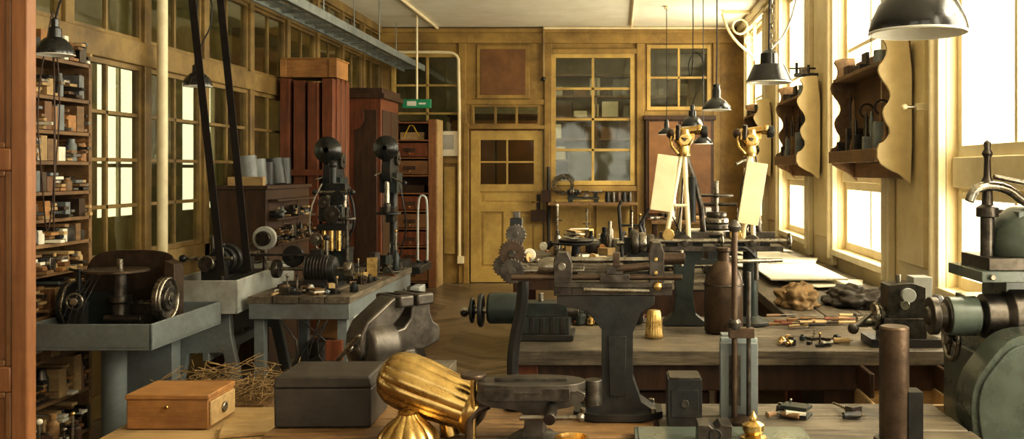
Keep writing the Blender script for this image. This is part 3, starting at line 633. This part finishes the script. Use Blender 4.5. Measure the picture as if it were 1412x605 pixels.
# ------------------------------------------------------------------ foreground bench objects
b=B('toolbox',(-.86,2.86,.80),rz=.02); b.poly([(-.14,0),(.14,0),(.142,.115),(-.142,.115)],'xz',-.11,.22,darkcloth); b.poly([(-.145,.115),(.145,.115),(.135,.15),(-.135,.15)],'xz',-.113,.226,darkcloth); b.done(.006,seg=3)
ax=Vector((.26,-.02,-.10))
b=B('fluted_brass_bell',(-.63,2.68,.965)); b.lathe([(0,-.045),(.035,-.04),(.06,-.025),(.075,.0),(.081,.035),(.081,.08),(.076,.14),(.07,.2),(.066,.235)],(0,0,0),ax,brass,96,flute=(12,.06))
b.lathe([(.068,.225),(.073,.235),(.073,.25),(.068,.262),(.05,.262)],(0,0,0),ax,brass,48); b.lathe([(.045,.25),(.045,.27),(.02,.28)],(0,0,0),ax,dsteel)
b.cyl((.14,0,-.07),(.16,.0,-.164),.02,brass,r2=.03)
b.done(.0)
b=B('fluted_brass_dome',(-.575,2.60,.80)); b.lathe([(.085,0),(.087,.01),(.078,.03),(.06,.05),(.04,.065),(.03,.075),(.026,.08)],(0,0,0),'z',brass,72,flute=(12,.08)); b.lathe([(.026,.08),(.028,.086),(.016,.092),(0,.095)],(0,0,0),'z',brass); b.done(0)
b=B('bench_vise',(-.235,2.6,.80))
b.poly(smoothpts([(-.13,.155),(-.15,.135),(-.13,.11),(-.03,.10),(-.01,.08),(-.03,0),(.05,0),(.03,.06),(.06,.1),(.12,.11),(.15,.13),(.15,.15),(.1,.16)],1),'xz',-.045,.09,visem)
b.poly(smoothpts([(-.14,-.06),(-.15,.0),(-.12,.06),(.0,.085),(.12,.06),(.16,0),(.12,-.06),(0,-.075)],2),'xy',.15,.022,visem)
b.box((.0,.0,.176),(.2,.03,.01),dsteel); b.lathe([(.075,0),(.075,.015),(.05,.03)],(.01,0,0),'z',visem)
b.bx(-.12,.11,-.07,-.05,.13,.165,dsteel); b.cyl((.06,-.05,.11),(.06,-.14,.10),.016,dsteel); b.cyl((-.02,-.12,.1),(.14,-.12,.1),.007,steel); b.sph((.14,-.12,.1),.013,steel)
b.tube([(-.12,.02,.1),(-.17,.0,.08),(-.17,-.0,.0)],.014,rust,smooth=2); b.disc((-.16,0,.185),'z',.035,.012,rust); b.cyl((-.16,0,.0),(-.16,0,.19),.008,brass); b.cyl((.17,.02,.1),(.17,.02,.17),.025,dsteel); b.cyl((.14,.02,.13),(.19,.02,.13),.012,dsteel); b.done(.005)
b=B('brass_ring_cup',(-.12,2.5,.80)); b.open_lathe([(.03,0),(.042,.01),(.045,.045),(.040,.045),(.036,.012)],(0,0,0),'z',brass,36); b.done(0)

b=B('cast_iron_bench_lathe',(0,2.9,.80))
prof=[(-.10,0),(.12,0),(.12,.02),(.075,.05),(.05,.12),(.05,.26),(.075,.32),(.115,.345),(.115,.37),(-.18,.37),(-.18,.345),(-.09,.325),(-.045,.27),(-.045,.12),(-.06,.05),(-.1,.02)]
b.poly(prof,'xz',-.05,.10,iron)
b.poly([(-.02,.07),(.025,.07),(.03,.25),(-.025,.25)],'xz',-.056,.112,iron)
b.poly(smoothpts([(-.13,-.09),(.14,-.09),(.14,.09),(-.13,.09)],1),'xy',0,.022,iron)
for x in (-.1,.11):
    for y in (-.06,.06): b.cyl((x,y,.02),(x,y,.035),.01,steel,seg=6)
b.bx(-.19,.17,-.035,.035,.37,.4,dsteel).bx(-.19,.17,-.045,.045,.395,.41,dsteel)
b.poly([(-.19,.37),(-.135,.37),(-.135,.47),(-.15,.5),(-.18,.5),(-.19,.47)],'xz',-.04,.08,dsteel)
b.poly([(.10,.40),(.145,.40),(.145,.5),(.135,.53),(.11,.53),(.1,.5)],'xz',-.035,.07,dsteel)
b.cyl((-.32,-.03,.425),(.2,-.03,.425),.009,rust); b.cyl((-.15,0,.475),(.14,0,.475),.009,steel); b.cyl((-.32,.02,.44),(-.1,.02,.44),.013,steel)
b.bx(-.05,.04,-.05,.05,.41,.435,dsteel).bx(-.03,.02,-.04,.04,.435,.46,dsteel).bx(-.01,.01,-.05,.0,.46,.5,rust)
b.cyl((.0,-.03,.45),(.1,-.03,.46),.012,rust); b.cyl((.14,0,.48),(.21,0,.48),.018,rust); b.cyl((.2,0,.455),(.2,0,.505),.006,steel)
b.sph((.125,-.05,.40),.015,brass); b.cyl((.125,-.03,.4),(.125,-.06,.4),.012,brass); b.cyl((-.165,-.04,.46),(-.165,-.06,.46),.012,steel)
b.lathe([(.028,0),(.03,.02),(.02,.05)],(-.19,0,.455),(-1,0,0),steel)
for z in (.44,.48): b.cyl((.12,-.041,z),(.12,-.035,z),.006,brass,seg=8)
b.cyl((-.1,-.045,.39),(.1,-.045,.385),.007,steel); b.cyl((-.12,.0,.43),(.1,.0,.43),.012,dsteel)
b.gear((-.32,0,.44),'y',.04,.012,dsteel,22)
b.done(.004)
b=B('gear_standard',(-.325,2.98,.80))
b.tube([(.02,0,0),(-.005,0,.1),(.0,0,.2),(.03,0,.34),(.028,0,.43)],.019,iron,10,smooth=2); b.disc((.015,0,.01),'z',.045,.02,iron); b.lathe([(.03,-.015),(.03,.015)],(.028,0,.425),'y',dsteel)
b.bx(-.01,.028,-.012,.012,.40,.60,iron); b.bx(-.0,.02,-.015,.015,.6,.62,dsteel)
b.gear((.01,-.02,.55),'y',.033,.012,dsteel,18); b.gear((-.002,-.024,.49),'y',.043,.012,rust,24); b.gear((.02,-.02,.43),'y',.028,.012,dsteel,16); b.gear((-.03,-.01,.45),'y',.035,.01,dsteel,18)
b.done(.002)
b=B('dividing_head_motor',(-.34,4.25,.80))
b.bx(-.1,.15,-.1,.1,0,.025,iron); b.bx(-.1,.13,-.075,.075,.025,.10,irong).bx(-.08,.12,-.06,.06,.1,.16,irong)
b.lathe([(.06,0),(.07,.01),(.07,.14),(.055,.17)],(-.24,0,.13),'x',irong,28); b.cyl((-.36,0,.12),(-.1,0,.12),.014,steel)
b.disc((-.27,0,.12),'x',.075,.02,iron); b.wheel((-.31,0,.12),'x',.05,.008,iron,4); b.sph((-.345,.0,.11),.02,iron); b.cyl((-.32,0,.11),(-.35,0,.11),.009,steel)
b.cyl((.1,0,.12),(.17,0,.12),.03,dsteel); b.cyl((0,0,.16),(0,0,.2),.012,steel)
for i in range(5): b.bx(-.09+.045*i,-.07+.045*i,-.08,-.07,.03,.1,iron)
b.done(.005)
b=B('arbor_press_stand',(.37,2.86,.80))
b.bx(-.06,.052,-.05,-.02,0,.235,grey); b.bx(-.055,.055,-.018,.01,0,.245,galv); b.bx(-.05,.05,.012,.06,0,.25,grey); b.bx(-.035,.0,-.053,-.05,.05,.2,dsteel)
b.cyl((-.02,-.065,.0),(-.02,-.065,.57),.009,rust); b.cyl((.022,-.065,.02),(.022,-.065,.45),.007,dsteel); b.lathe([(.018,0),(.02,.02),(.014,.03)],(-.02,-.065,.28),'z',dsteel); b.box((0,-.065,.27),(.075,.03,.03),rust)
b.cyl((-.02,-.06,.48),(.13,-.02,.48),.006,steel); b.cyl((.05,-.03,.42),(.05,-.03,.485),.007,dsteel)
b.lathe([(.045,0),(.045,.012),(.015,.025)],(0,-.065,.0),'z',rust); b.lathe([(.016,0),(.02,.015),(.01,.03),(0,.035)],(-.02,-.065,.57),'z',dsteel); b.done(.002)
b=B('iron_block',(.20,2.80,.80)); b.bx(-.05,.05,-.05,.06,0,.14,iron); b.bx(-.045,.045,-.045,.055,.14,.145,dsteel); b.bx(-.04,.04,-.052,-.05,.03,.11,iron); b.cyl((.0,-.05,.07),(0,-.055,.07),.012,dsteel); b.done(.004)
b=B('steel_plate',(.33,2.52,.80)); b.bx(-.28,.2,-.14,.17,0,.02,ggreen); b.bx(-.27,.19,-.13,.16,.02,.023,ggreen); b.done(.003)
b=B('steel_v_block',(.26,2.52,.824)); b.poly([(-.045,0),(.045,0),(.045,.055),(.015,.055),(0,.04),(-.015,.055),(-.045,.055)],'xz',-.04,.08,dsteel); b.ring((0,-.042,.03),'y',.015,.003,iron,16,6); b.done(.002)
b=B('brass_finial',(.37,2.55,.824)); b.lathe([(.035,0),(.036,.008),(.02,.014),(.03,.025),(.03,.04),(.012,.05),(.012,.06),(.005,.07),(0,.078)],(0,0,0),'z',brass,40,flute=(10,.05)); b.done(0)
b=B('iron_post',(.76,2.58,.80)); b.lathe([(.04,0),(.04,.32),(.036,.325),(.02,.325)],(0,0,0),'z',rust,28); b.disc((0,0,.01),'z',.055,.02,dsteel); b.bx(.03,.07,-.03,.03,0,.15,iron); b.done(0)
b=B('brass_thimble_cup',(.17,4.25,.80)); b.lathe([(.042,0),(.043,.008),(.04,.02),(.036,.07),(.032,.11),(.026,.122),(0,.124)],(0,0,0),'z',brass,60,flute=(20,.05)); b.done(0)
bits('foreground_small_parts',.6,2.9,.80,.13,.06,8,.05,METAL,.04)

# ------------------------------------------------------------------ pantograph machines
def panto(x,y,rz,mir=1,ped=True):
    b=B('engraving_pantograph',(x,y,.80),rz)
    if ped:
        b.poly([(-.1,0),(.1,0),(.1,.015),(.055,.05),(.04,.14),(.05,.3),(.09,.33),(.09,.36),(-.09,.36),(-.09,.33),(-.05,.3),(-.04,.14),(-.055,.05),(-.1,.015)],'xz',-.06,.12,irong)
    else: b.lathe([(.1,0),(.1,.015),(.04,.04),(.035,.36)],(0,0,0),'z',irong)
    b.bx(-.15,.15,-.08,.08,.36,.385,dsteel); b.bx(-.09,.09,-.05,.05,.385,.42,iron); b.bx(-.12,.12,-.02,.02,.42,.45,dsteel)
    b.cyl((-.17,-.07,.41),(.17,-.07,.41),.012,steel); b.wheel((.18,-.07,.41),'x',.035,.005,steel); b.disc((0,-.06,.4),'y',.04,.03,dsteel,hub=.015); b.disc((-.08,-.07,.44),'y',.03,.02,brass)
    t=Vector((.0,0,.90)); f=1 if ped else .45
    for p in ((-.09*f,-.05,.42),(.02*f,-.05,.42),(-.02*f,.1,.42)): b.tube([p,t],.0125,creamw,8)
    b.cyl((-.05*f,-.04,.58),(.02*f,-.04,.58),.008,creamw); b.tube([(.1*f,.02,.42),(.08*f,0,.62),(.0,.0,.85)],.014,dsteel,smooth=1); b.cyl((.04*f,-.02,.5),(.04*f,-.02,.72),.018,iron)
    b.lathe([(.03,0),(.035,.02),(.03,.05),(.045,.07),(.05,.09),(.035,.11),(.03,.13)],(0,0,.82),'z',brass,28); b.bx(-.05,.05,-.025,.025,.9,.93,brass)
    b.cyl((-.06,0,.93),(.07,0,.95),.022,brass); b.sph((.075,0,.95),.026,brass); b.disc((.1*mir,0,.94),'x',.03,.03,iron); b.cyl((-.03,-.03,.9),(-.03,-.05,.97),.012,dsteel); b.sph((-.06,0,.93),.026,rust)
    b.gear((.0,-.04,.9),'y',.028,.012,brass,18); b.tube([(-.05,0,.95),(-.07,-.03,.88),(-.03,-.04,.83)],.008,brass,smooth=1)
    b.box((-.1*mir if ped else 0.0,-.08,.69 if ped else .64),(.10,.02,.27 if ped else .3),creamw,rot=(0,(.14 if ped else .16),0))
    b.cyl((-.03*mir,-.06,.8),(-.08*mir,-.08,.78),.008,steel)
    for i in range(4): b.tube([(U(-.05,.05),.02,.42),(U(-.1,.1),.04,.6),(U(-.03,.03),.02,.85)],.004,iron,6,smooth=1)
    b.done(.003)
panto(.33,4.62,0,1,True); panto(.655,4.62,0,1,False)
b=B('gas_cylinder',(.50,4.40,.80)); b.lathe([(.085,0),(.09,.01),(.09,.23),(.08,.27),(.05,.31),(.028,.33),(.028,.37),(.035,.375),(.035,.39),(0,.395)],(0,0,0),'z',rust,32); b.ring((0,0,.22),'z',.091,.004,dsteel); b.tube([(.03,0,.37),(.1,0,.4),(.17,0,.32)],.008,iron,smooth=2); b.done(0)
def lathe_m(name,x,y,z,rz,s=1.0):
    b=B(name,(x,y,z),rz)
    b.bx(-.35*s,.35*s,-.06*s,.06*s,.06*s,.12*s,irong)
    for q in (-.28,.28): b.bx((q-.05)*s,(q+.05)*s,-.08*s,.08*s,0,.06*s,irong)
    b.bx(-.33*s,-.13*s,-.05*s,.05*s,.12*s,.17*s,iron)
    for i,r in enumerate((.09,.075,.06)): b.disc(((-.28+.055*i)*s,0,.23*s),'x',r*s,.05*s,steel if i%2 else dsteel)
    b.cyl((-.4*s,0,.23*s),(-.05*s,0,.23*s),.018*s,steel); b.disc((-.07*s,0,.23*s),'x',.06*s,.04*s,steel)
    for q in (-.33,-.12): b.bx((q-.02)*s,(q+.02)*s,-.03*s,.03*s,.16*s,.27*s,iron)
    b.bx(-.0,.12*s,-.1*s,.08*s,.12*s,.16*s,steel).bx(.03*s,.09*s,-.06*s,.04*s,.16*s,.21*s,dsteel); b.wheel((.06*s,-.13*s,.14*s),'y',.04*s,.006*s,steel)
    b.bx(.22*s,.31*s,-.04*s,.04*s,.12*s,.22*s,iron); b.cyl((.12*s,0,.23*s),(.38*s,0,.23*s),.022*s,steel); b.wheel((.39*s,0,.23*s),'x',.05*s,.007*s,steel)
    b.cyl((-.3*s,-.09*s,.08*s),(.36*s,-.09*s,.08*s),.008*s,steel); return b.done(.003)
lathe_m('watchmakers_lathe',.38,6.15,.86,.1,.95)
b=B('cone_pulley_machine',(.68,6.42,.86)); b.bx(-.09,.09,-.1,.1,0,.04,iron).bx(-.05,.05,-.05,.05,.04,.25,irong)
for z,r in ((.27,.12),(.31,.10),(.35,.085),(.39,.07)): b.disc((0,0,z),'z',r,.036,steel if z in (.27,.35) else dsteel)
b.cyl((0,0,.25),(0,0,.62),.016,steel); b.wheel((0,0,.52),'z',.11,.008,dsteel); b.cyl((-.12,0,.46),(.14,0,.46),.012,dsteel); b.done(.003)
bits('rear_bench_parts',.22,6.62,.86,.18,.12,26,.1,METAL+[lgrey,galv],.3)
bits('middle_bench_back_parts',-.05,4.70,.80,.2,.11,26,.07,METAL,.16)
bits('middle_bench_front_parts',.85,4.1,.80,.14,.1,16,.05,METAL+[palew],.04)

b=B('horizontal_drilling_head',(1.22,4.08,.80))
b.bx(-.14,.16,-.09,.09,0,.035,iron); b.bx(-.08,.1,-.07,.07,.035,.12,dsteel); b.poly([(-.06,.12),(.1,.12),(.1,.25),(.04,.27),(-.06,.26)],'xz',-.06,.12,dsteel)
b.cyl((-.18,0,.1),(.2,0,.1),.022,steel); b.disc((-.1,0,.12),'x',.06,.02,steel); b.disc((-.07,0,.12),'x',.045,.03,dsteel); b.cyl((.0,0,.18),(.0,-.1,.18),.02,steel)
b.sph((-.2,-.02,.07),.025,dsteel); b.cyl((-.2,-.02,.07),(-.12,-.02,.14),.01,steel); b.cyl((.02,-.06,.22),(.02,-.09,.22),.03,lgrey); b.cyl((0,0,.26),(0,0,.3),.012,steel); b.bx(.06,.14,-.02,.08,.2,.29,lgrey)
b.disc((.17,0,.14),'x',.075,.03,iron,hub=.03); b.wheel((.2,-.05,.12),'x',.06,.006,steel); b.done(.004)

# big machine right foreground
b=B('milling_machine',(1.3,3.0,0))
b.bx(-.12,.34,-.05,.4,0,.95,ggreen); b.bx(-.16,.36,-.1,.44,0,.12,ggreen); b.bx(-.1,.32,.0,.34,.95,1.12,ggreen)
gp=smoothpts([(-.18,1.0),(-.12,1.06),(.0,1.07),(.04,1.0),(.02,.88),(-.06,.78),(-.1,.68),(-.2,.66),(-.24,.74),(-.25,.9)],2)
b.poly(gp,'xz',-.2,.13,ggreen); b.poly([(x*.86-.015,.87+(z-.87)*.86) for x,z in gp],'xz',-.21,.01,ggreen)
b.lathe([(.025,0),(.03,.01),(.06,.012),(.06,.035),(.035,.04),(.04,.06),(.055,.065),(.058,.13),(.045,.14),(.045,.17),(.07,.18),(.07,.24),(.09,.26),(.09,.4)],(-.31,.02,1.085),'x',dsteel,30)
b.lathe([(.062,0),(.064,.09)],(-.24,.02,1.085),'x',ggreen,30)
b.bx(-.16,.3,-.06,.24,1.2,1.235,ggreen).bx(-.13,.28,-.04,.2,1.235,1.275,dsteel); b.bx(-.06,.2,.0,.2,1.1,1.2,ggreen)
b.lathe([(.13,0),(.135,.02),(.13,.08),(.11,.12),(.07,.15),(.05,.16)],(.05,.08,1.275),'z',ggreen,32); b.bx(-.02,.3,.0,.16,1.3,1.42,ggreen)
for i in range(6):
    a=i*math.pi/3; b.cyl((.05+.12*math.cos(a),.08+.12*math.sin(a),1.28),(.05+.12*math.cos(a),.08+.12*math.sin(a),1.30),.01,steel,seg=6)
for x in (-.13,.0,.1): b.cyl((x,-.062,1.217),(x,-.075,1.217),.01,steel,seg=6)
b.lathe([(.035,0),(.035,.03),(.018,.04),(.015,.1),(.022,.11),(.012,.13),(.01,.19),(.018,.205),(.01,.22),(.012,.24),(0,.25)],(-.1+.0,.05,1.40),'z',dsteel); b.cyl((-.1,.05,1.2),(-.1,.05,1.4),.022,dsteel)
b.tube([(-.17,.02,1.45),(-.15,.02,1.5),(-.05,.03,1.5),(.02,.03,1.44),(.12,.03,1.42)],.016,steel,smooth=2); b.tube([(-.1,.0,1.53),(.0,.0,1.51),(.1,.0,1.49)],.008,steel)
b.wheel((-.2,.1,1.0),'x',.07,.009,steel); b.bx(-.1,.1,-.07,-.05,.3,.8,ggreen)
b.cyl((.1,-.1,1.0),(.25,-.16,1.1),.014,steel); b.disc((.12,-.08,1.08),'y',.09,.04,ggreen,hub=.03,hm=steel)
b.done(.008,seg=3)

# ------------------------------------------------------------------ items on benches
b=B('hand_tools',(1.0,4.62,.802))
for i in range(28):
    a=U(-.35,.35); x=U(-.2,.22);y=U(-.22,.08); l=U(.1,.2); dv=Vector((math.cos(a),math.sin(a),0))*l/2; c=Vector((x,y,.012+.01*(i%3)))
    b.cyl(c-dv,c,.0085,random.choice([midw,palew,redw,iron]),r2=.006,seg=8); b.cyl(c,c+dv,.0035,dsteel,seg=6)
for i in range(3): b.ring((-.12+.1*i,.1,.01),'z',.02,.004,iron,14,5)
b.done(0)
def cloth(name,x,y,z,sx,sy,sz,m,seed):
    b=B(name,(x,y,z)); b.sph((0,0,0),1,m,5)
    for v in b.bm.verts:
        c=v.co.copy(); d1=noise.noise(c*1.8+Vector((seed,0,0))); d2=noise.noise(Vector((c.x*5+seed,c.y*5,c.z*2.5)))
        k=1+.35*d1+.2*d2; v.co=Vector((c.x*sx*k,c.y*sy*k,max(0,(c.z*.7+.3)*sz*k)))
    return b.done(0,3.1)
cloth('sackcloth_bundle',1.0,5.25,.80,.12,.18,.11,sackc,3)
cloth('leather_apron',1.36,5.3,.80,.18,.22,.10,darkcloth,9)
b=B('paper_sheets',(1.3,7.3,.80))
for i in range(12): b.box((U(-.22,.15),U(-1.2,1.5),.006+.003*i),(U(.3,.42),U(.4,.6),.004),paper,rot=(0,0,U(-.4,.4)))
b.bx(-.3,.2,-1.2,-.2,.04,.05,paper); b.done(0)
bits('window_bench_tools',1.2,10.4,.80,.25,1.1,50,.11,MIXED,.25)
b=B('turntable_stand',(-.35,8.1,.80))
b.lathe([(.08,0),(.04,.02),(.035,.1),(.2,.12),(.21,.135),(.05,.14)],(0,0,0),'z',iron,32); b.lathe([(.14,.0),(.15,.01),(.15,.02),(.1,.03)],(0,0,.14),'z',dsteel)
for i in range(7): b.box((U(-.06,.06),U(-.06,.06),.175+.012*i),(.16,.06,.01),[paper,steel,palew][i%3],rot=(U(-.1,.1),U(-.1,.1),U(0,3)))
b.done(.002)
bits('centre_bench_papers',-.45,7.76,.80,.35,.1,26,.1,[paper,palew,steel,orangew,dsteel],.06)
bits('centre_bench_clutter',-.2,8.65,.80,.5,.27,48,.1,[paper,palew,steel,dsteel,iron,iron,orangew,brass],.3)
b=B('desk_frame_clamp',(.17,7.75,.80)); b.tube([(-.12,0,0),(-.15,0,.45),(-.13,0,.5)],.014,iron); b.tube([(.1,0,0),(.02,0,.3),(.1,0,.44)],.014,iron); b.cyl((-.14,0,.3),(.03,0,.3),.01,iron); b.cyl((-.13,0,.12),(.06,0,.12),.01,iron); b.disc((-.12,0,.01),'z',.05,.02,iron); b.disc((.1,0,.01),'z',.05,.02,iron); b.done(0)
lathe_m('window_sill_lathe',-.45,12.8,1.12,0,.62)
b=B('dark_jars',(-.02,12.8,1.12))
for i in range(5): b.lathe([(.035,0),(.038,.09),(.03,.11),(.03,.14)],(-.1+.075*i,0,0),'z',[iron,dsteel,darkw][i%3],14)
b.done(0)
b=B('coil_of_chain',(-.72,12.85,1.35)); 
for i in range(6): b.ring((U(-.02,.02),-.02*i+.04,U(-.02,.03)),(0,1,.1),.10+.008*i,.006,steel,26,5)
b.cyl((0,.05,.11),(0,-.1,.11),.008,iron); b.bx(-.02,.02,.04,.13,.08,.14,iron); b.done(0)
b=B('wooden_side_table',(.85,12.4,0)); b.bx(-.4,.4,-.3,.25,.86,.9,midw); legs(b,(-.35,.35),(-.25,.2),.86,.05,darkw); b.done(.003)
bits('side_table_items',.85,12.4,.90,.35,.2,16,.12,MIXED,.3)

# ------------------------------------------------------------------ scroll-sided wall shelves
def scroll(y0,y1):
    b=B('scroll_wall_shelf',(XR-.05,0,0)); D=.20
    pts=[(0,1.47),(-.03,1.49),(-.07,1.53),(-.12,1.55),(-D,1.60),(-D,1.70),(-.15,1.72),(-.12,1.78),(-.16,1.84),(-.17,1.9),(-.12,1.96),(-.13,2.02),(-.18,2.08),(-D,2.14),(-.15,2.2),(-.14,2.26),(-.18,2.32),(-.1,2.34),(0,2.34)]
    for i,y in enumerate((y0,y1)):
        b.poly(smoothpts(pts,1),'xz',y,.025,cream if i==0 else midw)
    b.bx(-D,-.0,y0+.025,y1,1.63,1.66,midw).bx(-D-.01,-D+.01,y0+.025,y1,1.6,1.68,midw); b.bx(-D+.02,0,y0+.025,y1,2.16,2.185,midw).bx(-.02,0,y0+.025,y1,1.6,2.3,midw)
    b.bx(-.03,-.0,y0+.025,y1,1.5,1.6,midw)
    y=y0+.04; k=0
    while y<y1-.05:
        h=U(.1,.32); m=random.choice([iron,dsteel,dsteel,darkw,galv,iron,midw])
        if k%3==2: b.bx(-.16,-.05,y,y+.05,1.66,1.66+h*.8,m)
        else: b.lathe([(.026,0),(.028,.05),(.017,.09),(.012,.1),(.014,h+.06),(.004,h+.1)],(-.10+U(-.04,.04),y+.03,1.66),'z',m,12)
        y+=U(.06,.1); k+=1
    ym=(y0+y1)/2
    b.bx(-.17,-.1,ym-.1,ym+.1,2.185,2.22,iron); b.bx(-.12,-.1,ym-.06,ym+.06,2.22,2.3,dsteel); b.bx(-.16,-.06,ym+.25,ym+.37,2.185,2.25,darkw); b.cyl((-.1,ym-.3,2.185),(-.1,ym-.3,2.28),.04,galv)
    for y in (ym-.2,ym+.15): b.ring((-.06,y,1.94),(0,1,0),.045,.007,iron,18,6)
    return b.done(.003)
scroll(5.42,6.62); scroll(7.86,8.9); scroll(10.35,11.2)
b=B('shelf_top_clamp',(1.58,7.95,2.34)); b.bx(-.08,.12,-.02,.02,0,.03,iron).cyl((-.06,0,.0),(-.06,0,.12),.012,iron).cyl((.04,0,.0),(.04,0,.1),.012,iron).cyl((-.12,0,.07),(.1,0,.07),.008,iron).box((0,0,.05),(.07,.05,.06),dsteel); b.done(.002)
b=B('wall_hook_rail',(XR-.1,5.2,1.9)); b.bx(0,.08,-.02,.02,-.02,.02,creamw); b.cyl((0,0,0),(-.06,0,.0),.01,steel); b.sph((-.06,0,0),.018,creamw); b.done(.002)

# ------------------------------------------------------------------ light
def area(name,loc,rot,sx,sy,P,col):
    l=bpy.data.lights.new(name,'AREA'); l.shape='RECTANGLE'; l.size=sx; l.size_y=sy; l.energy=P; l.color=col
    o=bpy.data.objects.new(name,l); bpy.context.collection.objects.link(o); o.location=loc; o.rotation_euler=rot
for a,c,d_,e in rw: area('window_daylight',(XR+.2,(a+c)/2,(d_+e)/2),(0,math.radians(90),0),e-d_,c-a,215,(1,.93,.77))
for a,c,d_,e in bops: area('rear_fill_light',((a+c)/2,YB-.12,(d_+e)/2),(math.radians(90),0,0),c-a,e-d_,14,(1,.93,.80))  # added fill lamps behind the camera, brightening camera-facing surfaces
area('beyond_room_fill',(-.8,14.0,3.45),(0,0,0),1.2,.5,60,(1,.92,.76))  # added lamp that brightens the room beyond, no fixture modelled
s=bpy.data.lights.new('sun','SUN'); s.energy=4.5; s.angle=math.radians(12); s.color=(1,.91,.74)
so=bpy.data.objects.new('sun',s); bpy.context.collection.objects.link(so); so.rotation_euler=Vector((-.75,.35,-.55)).to_track_quat('-Z','Y').to_euler()
w=bpy.data.worlds.new('sky'); bpy.context.scene.world=w; w.use_nodes=True; bg=w.node_tree.nodes['Background']; bg.inputs[0].default_value=(1,.97,.88,1); bg.inputs[1].default_value=3.5
cam=bpy.data.cameras.new('camera'); co=bpy.data.objects.new('camera',cam); bpy.context.collection.objects.link(co)
co.location=(0,0,1.55); co.rotation_euler=(math.radians(90),0,0); cam.sensor_width=36; cam.lens=1300/1412*36
cam.shift_x=-144/1412; cam.shift_y=-67.5/1412; cam.clip_start=.05
sc=bpy.context.scene; sc.camera=co
try:
    sc.view_settings.view_transform='Standard'; sc.view_settings.look='None'; sc.view_settings.exposure=-.6; sc.view_settings.gamma=.84
except Exception as ex: print(ex)
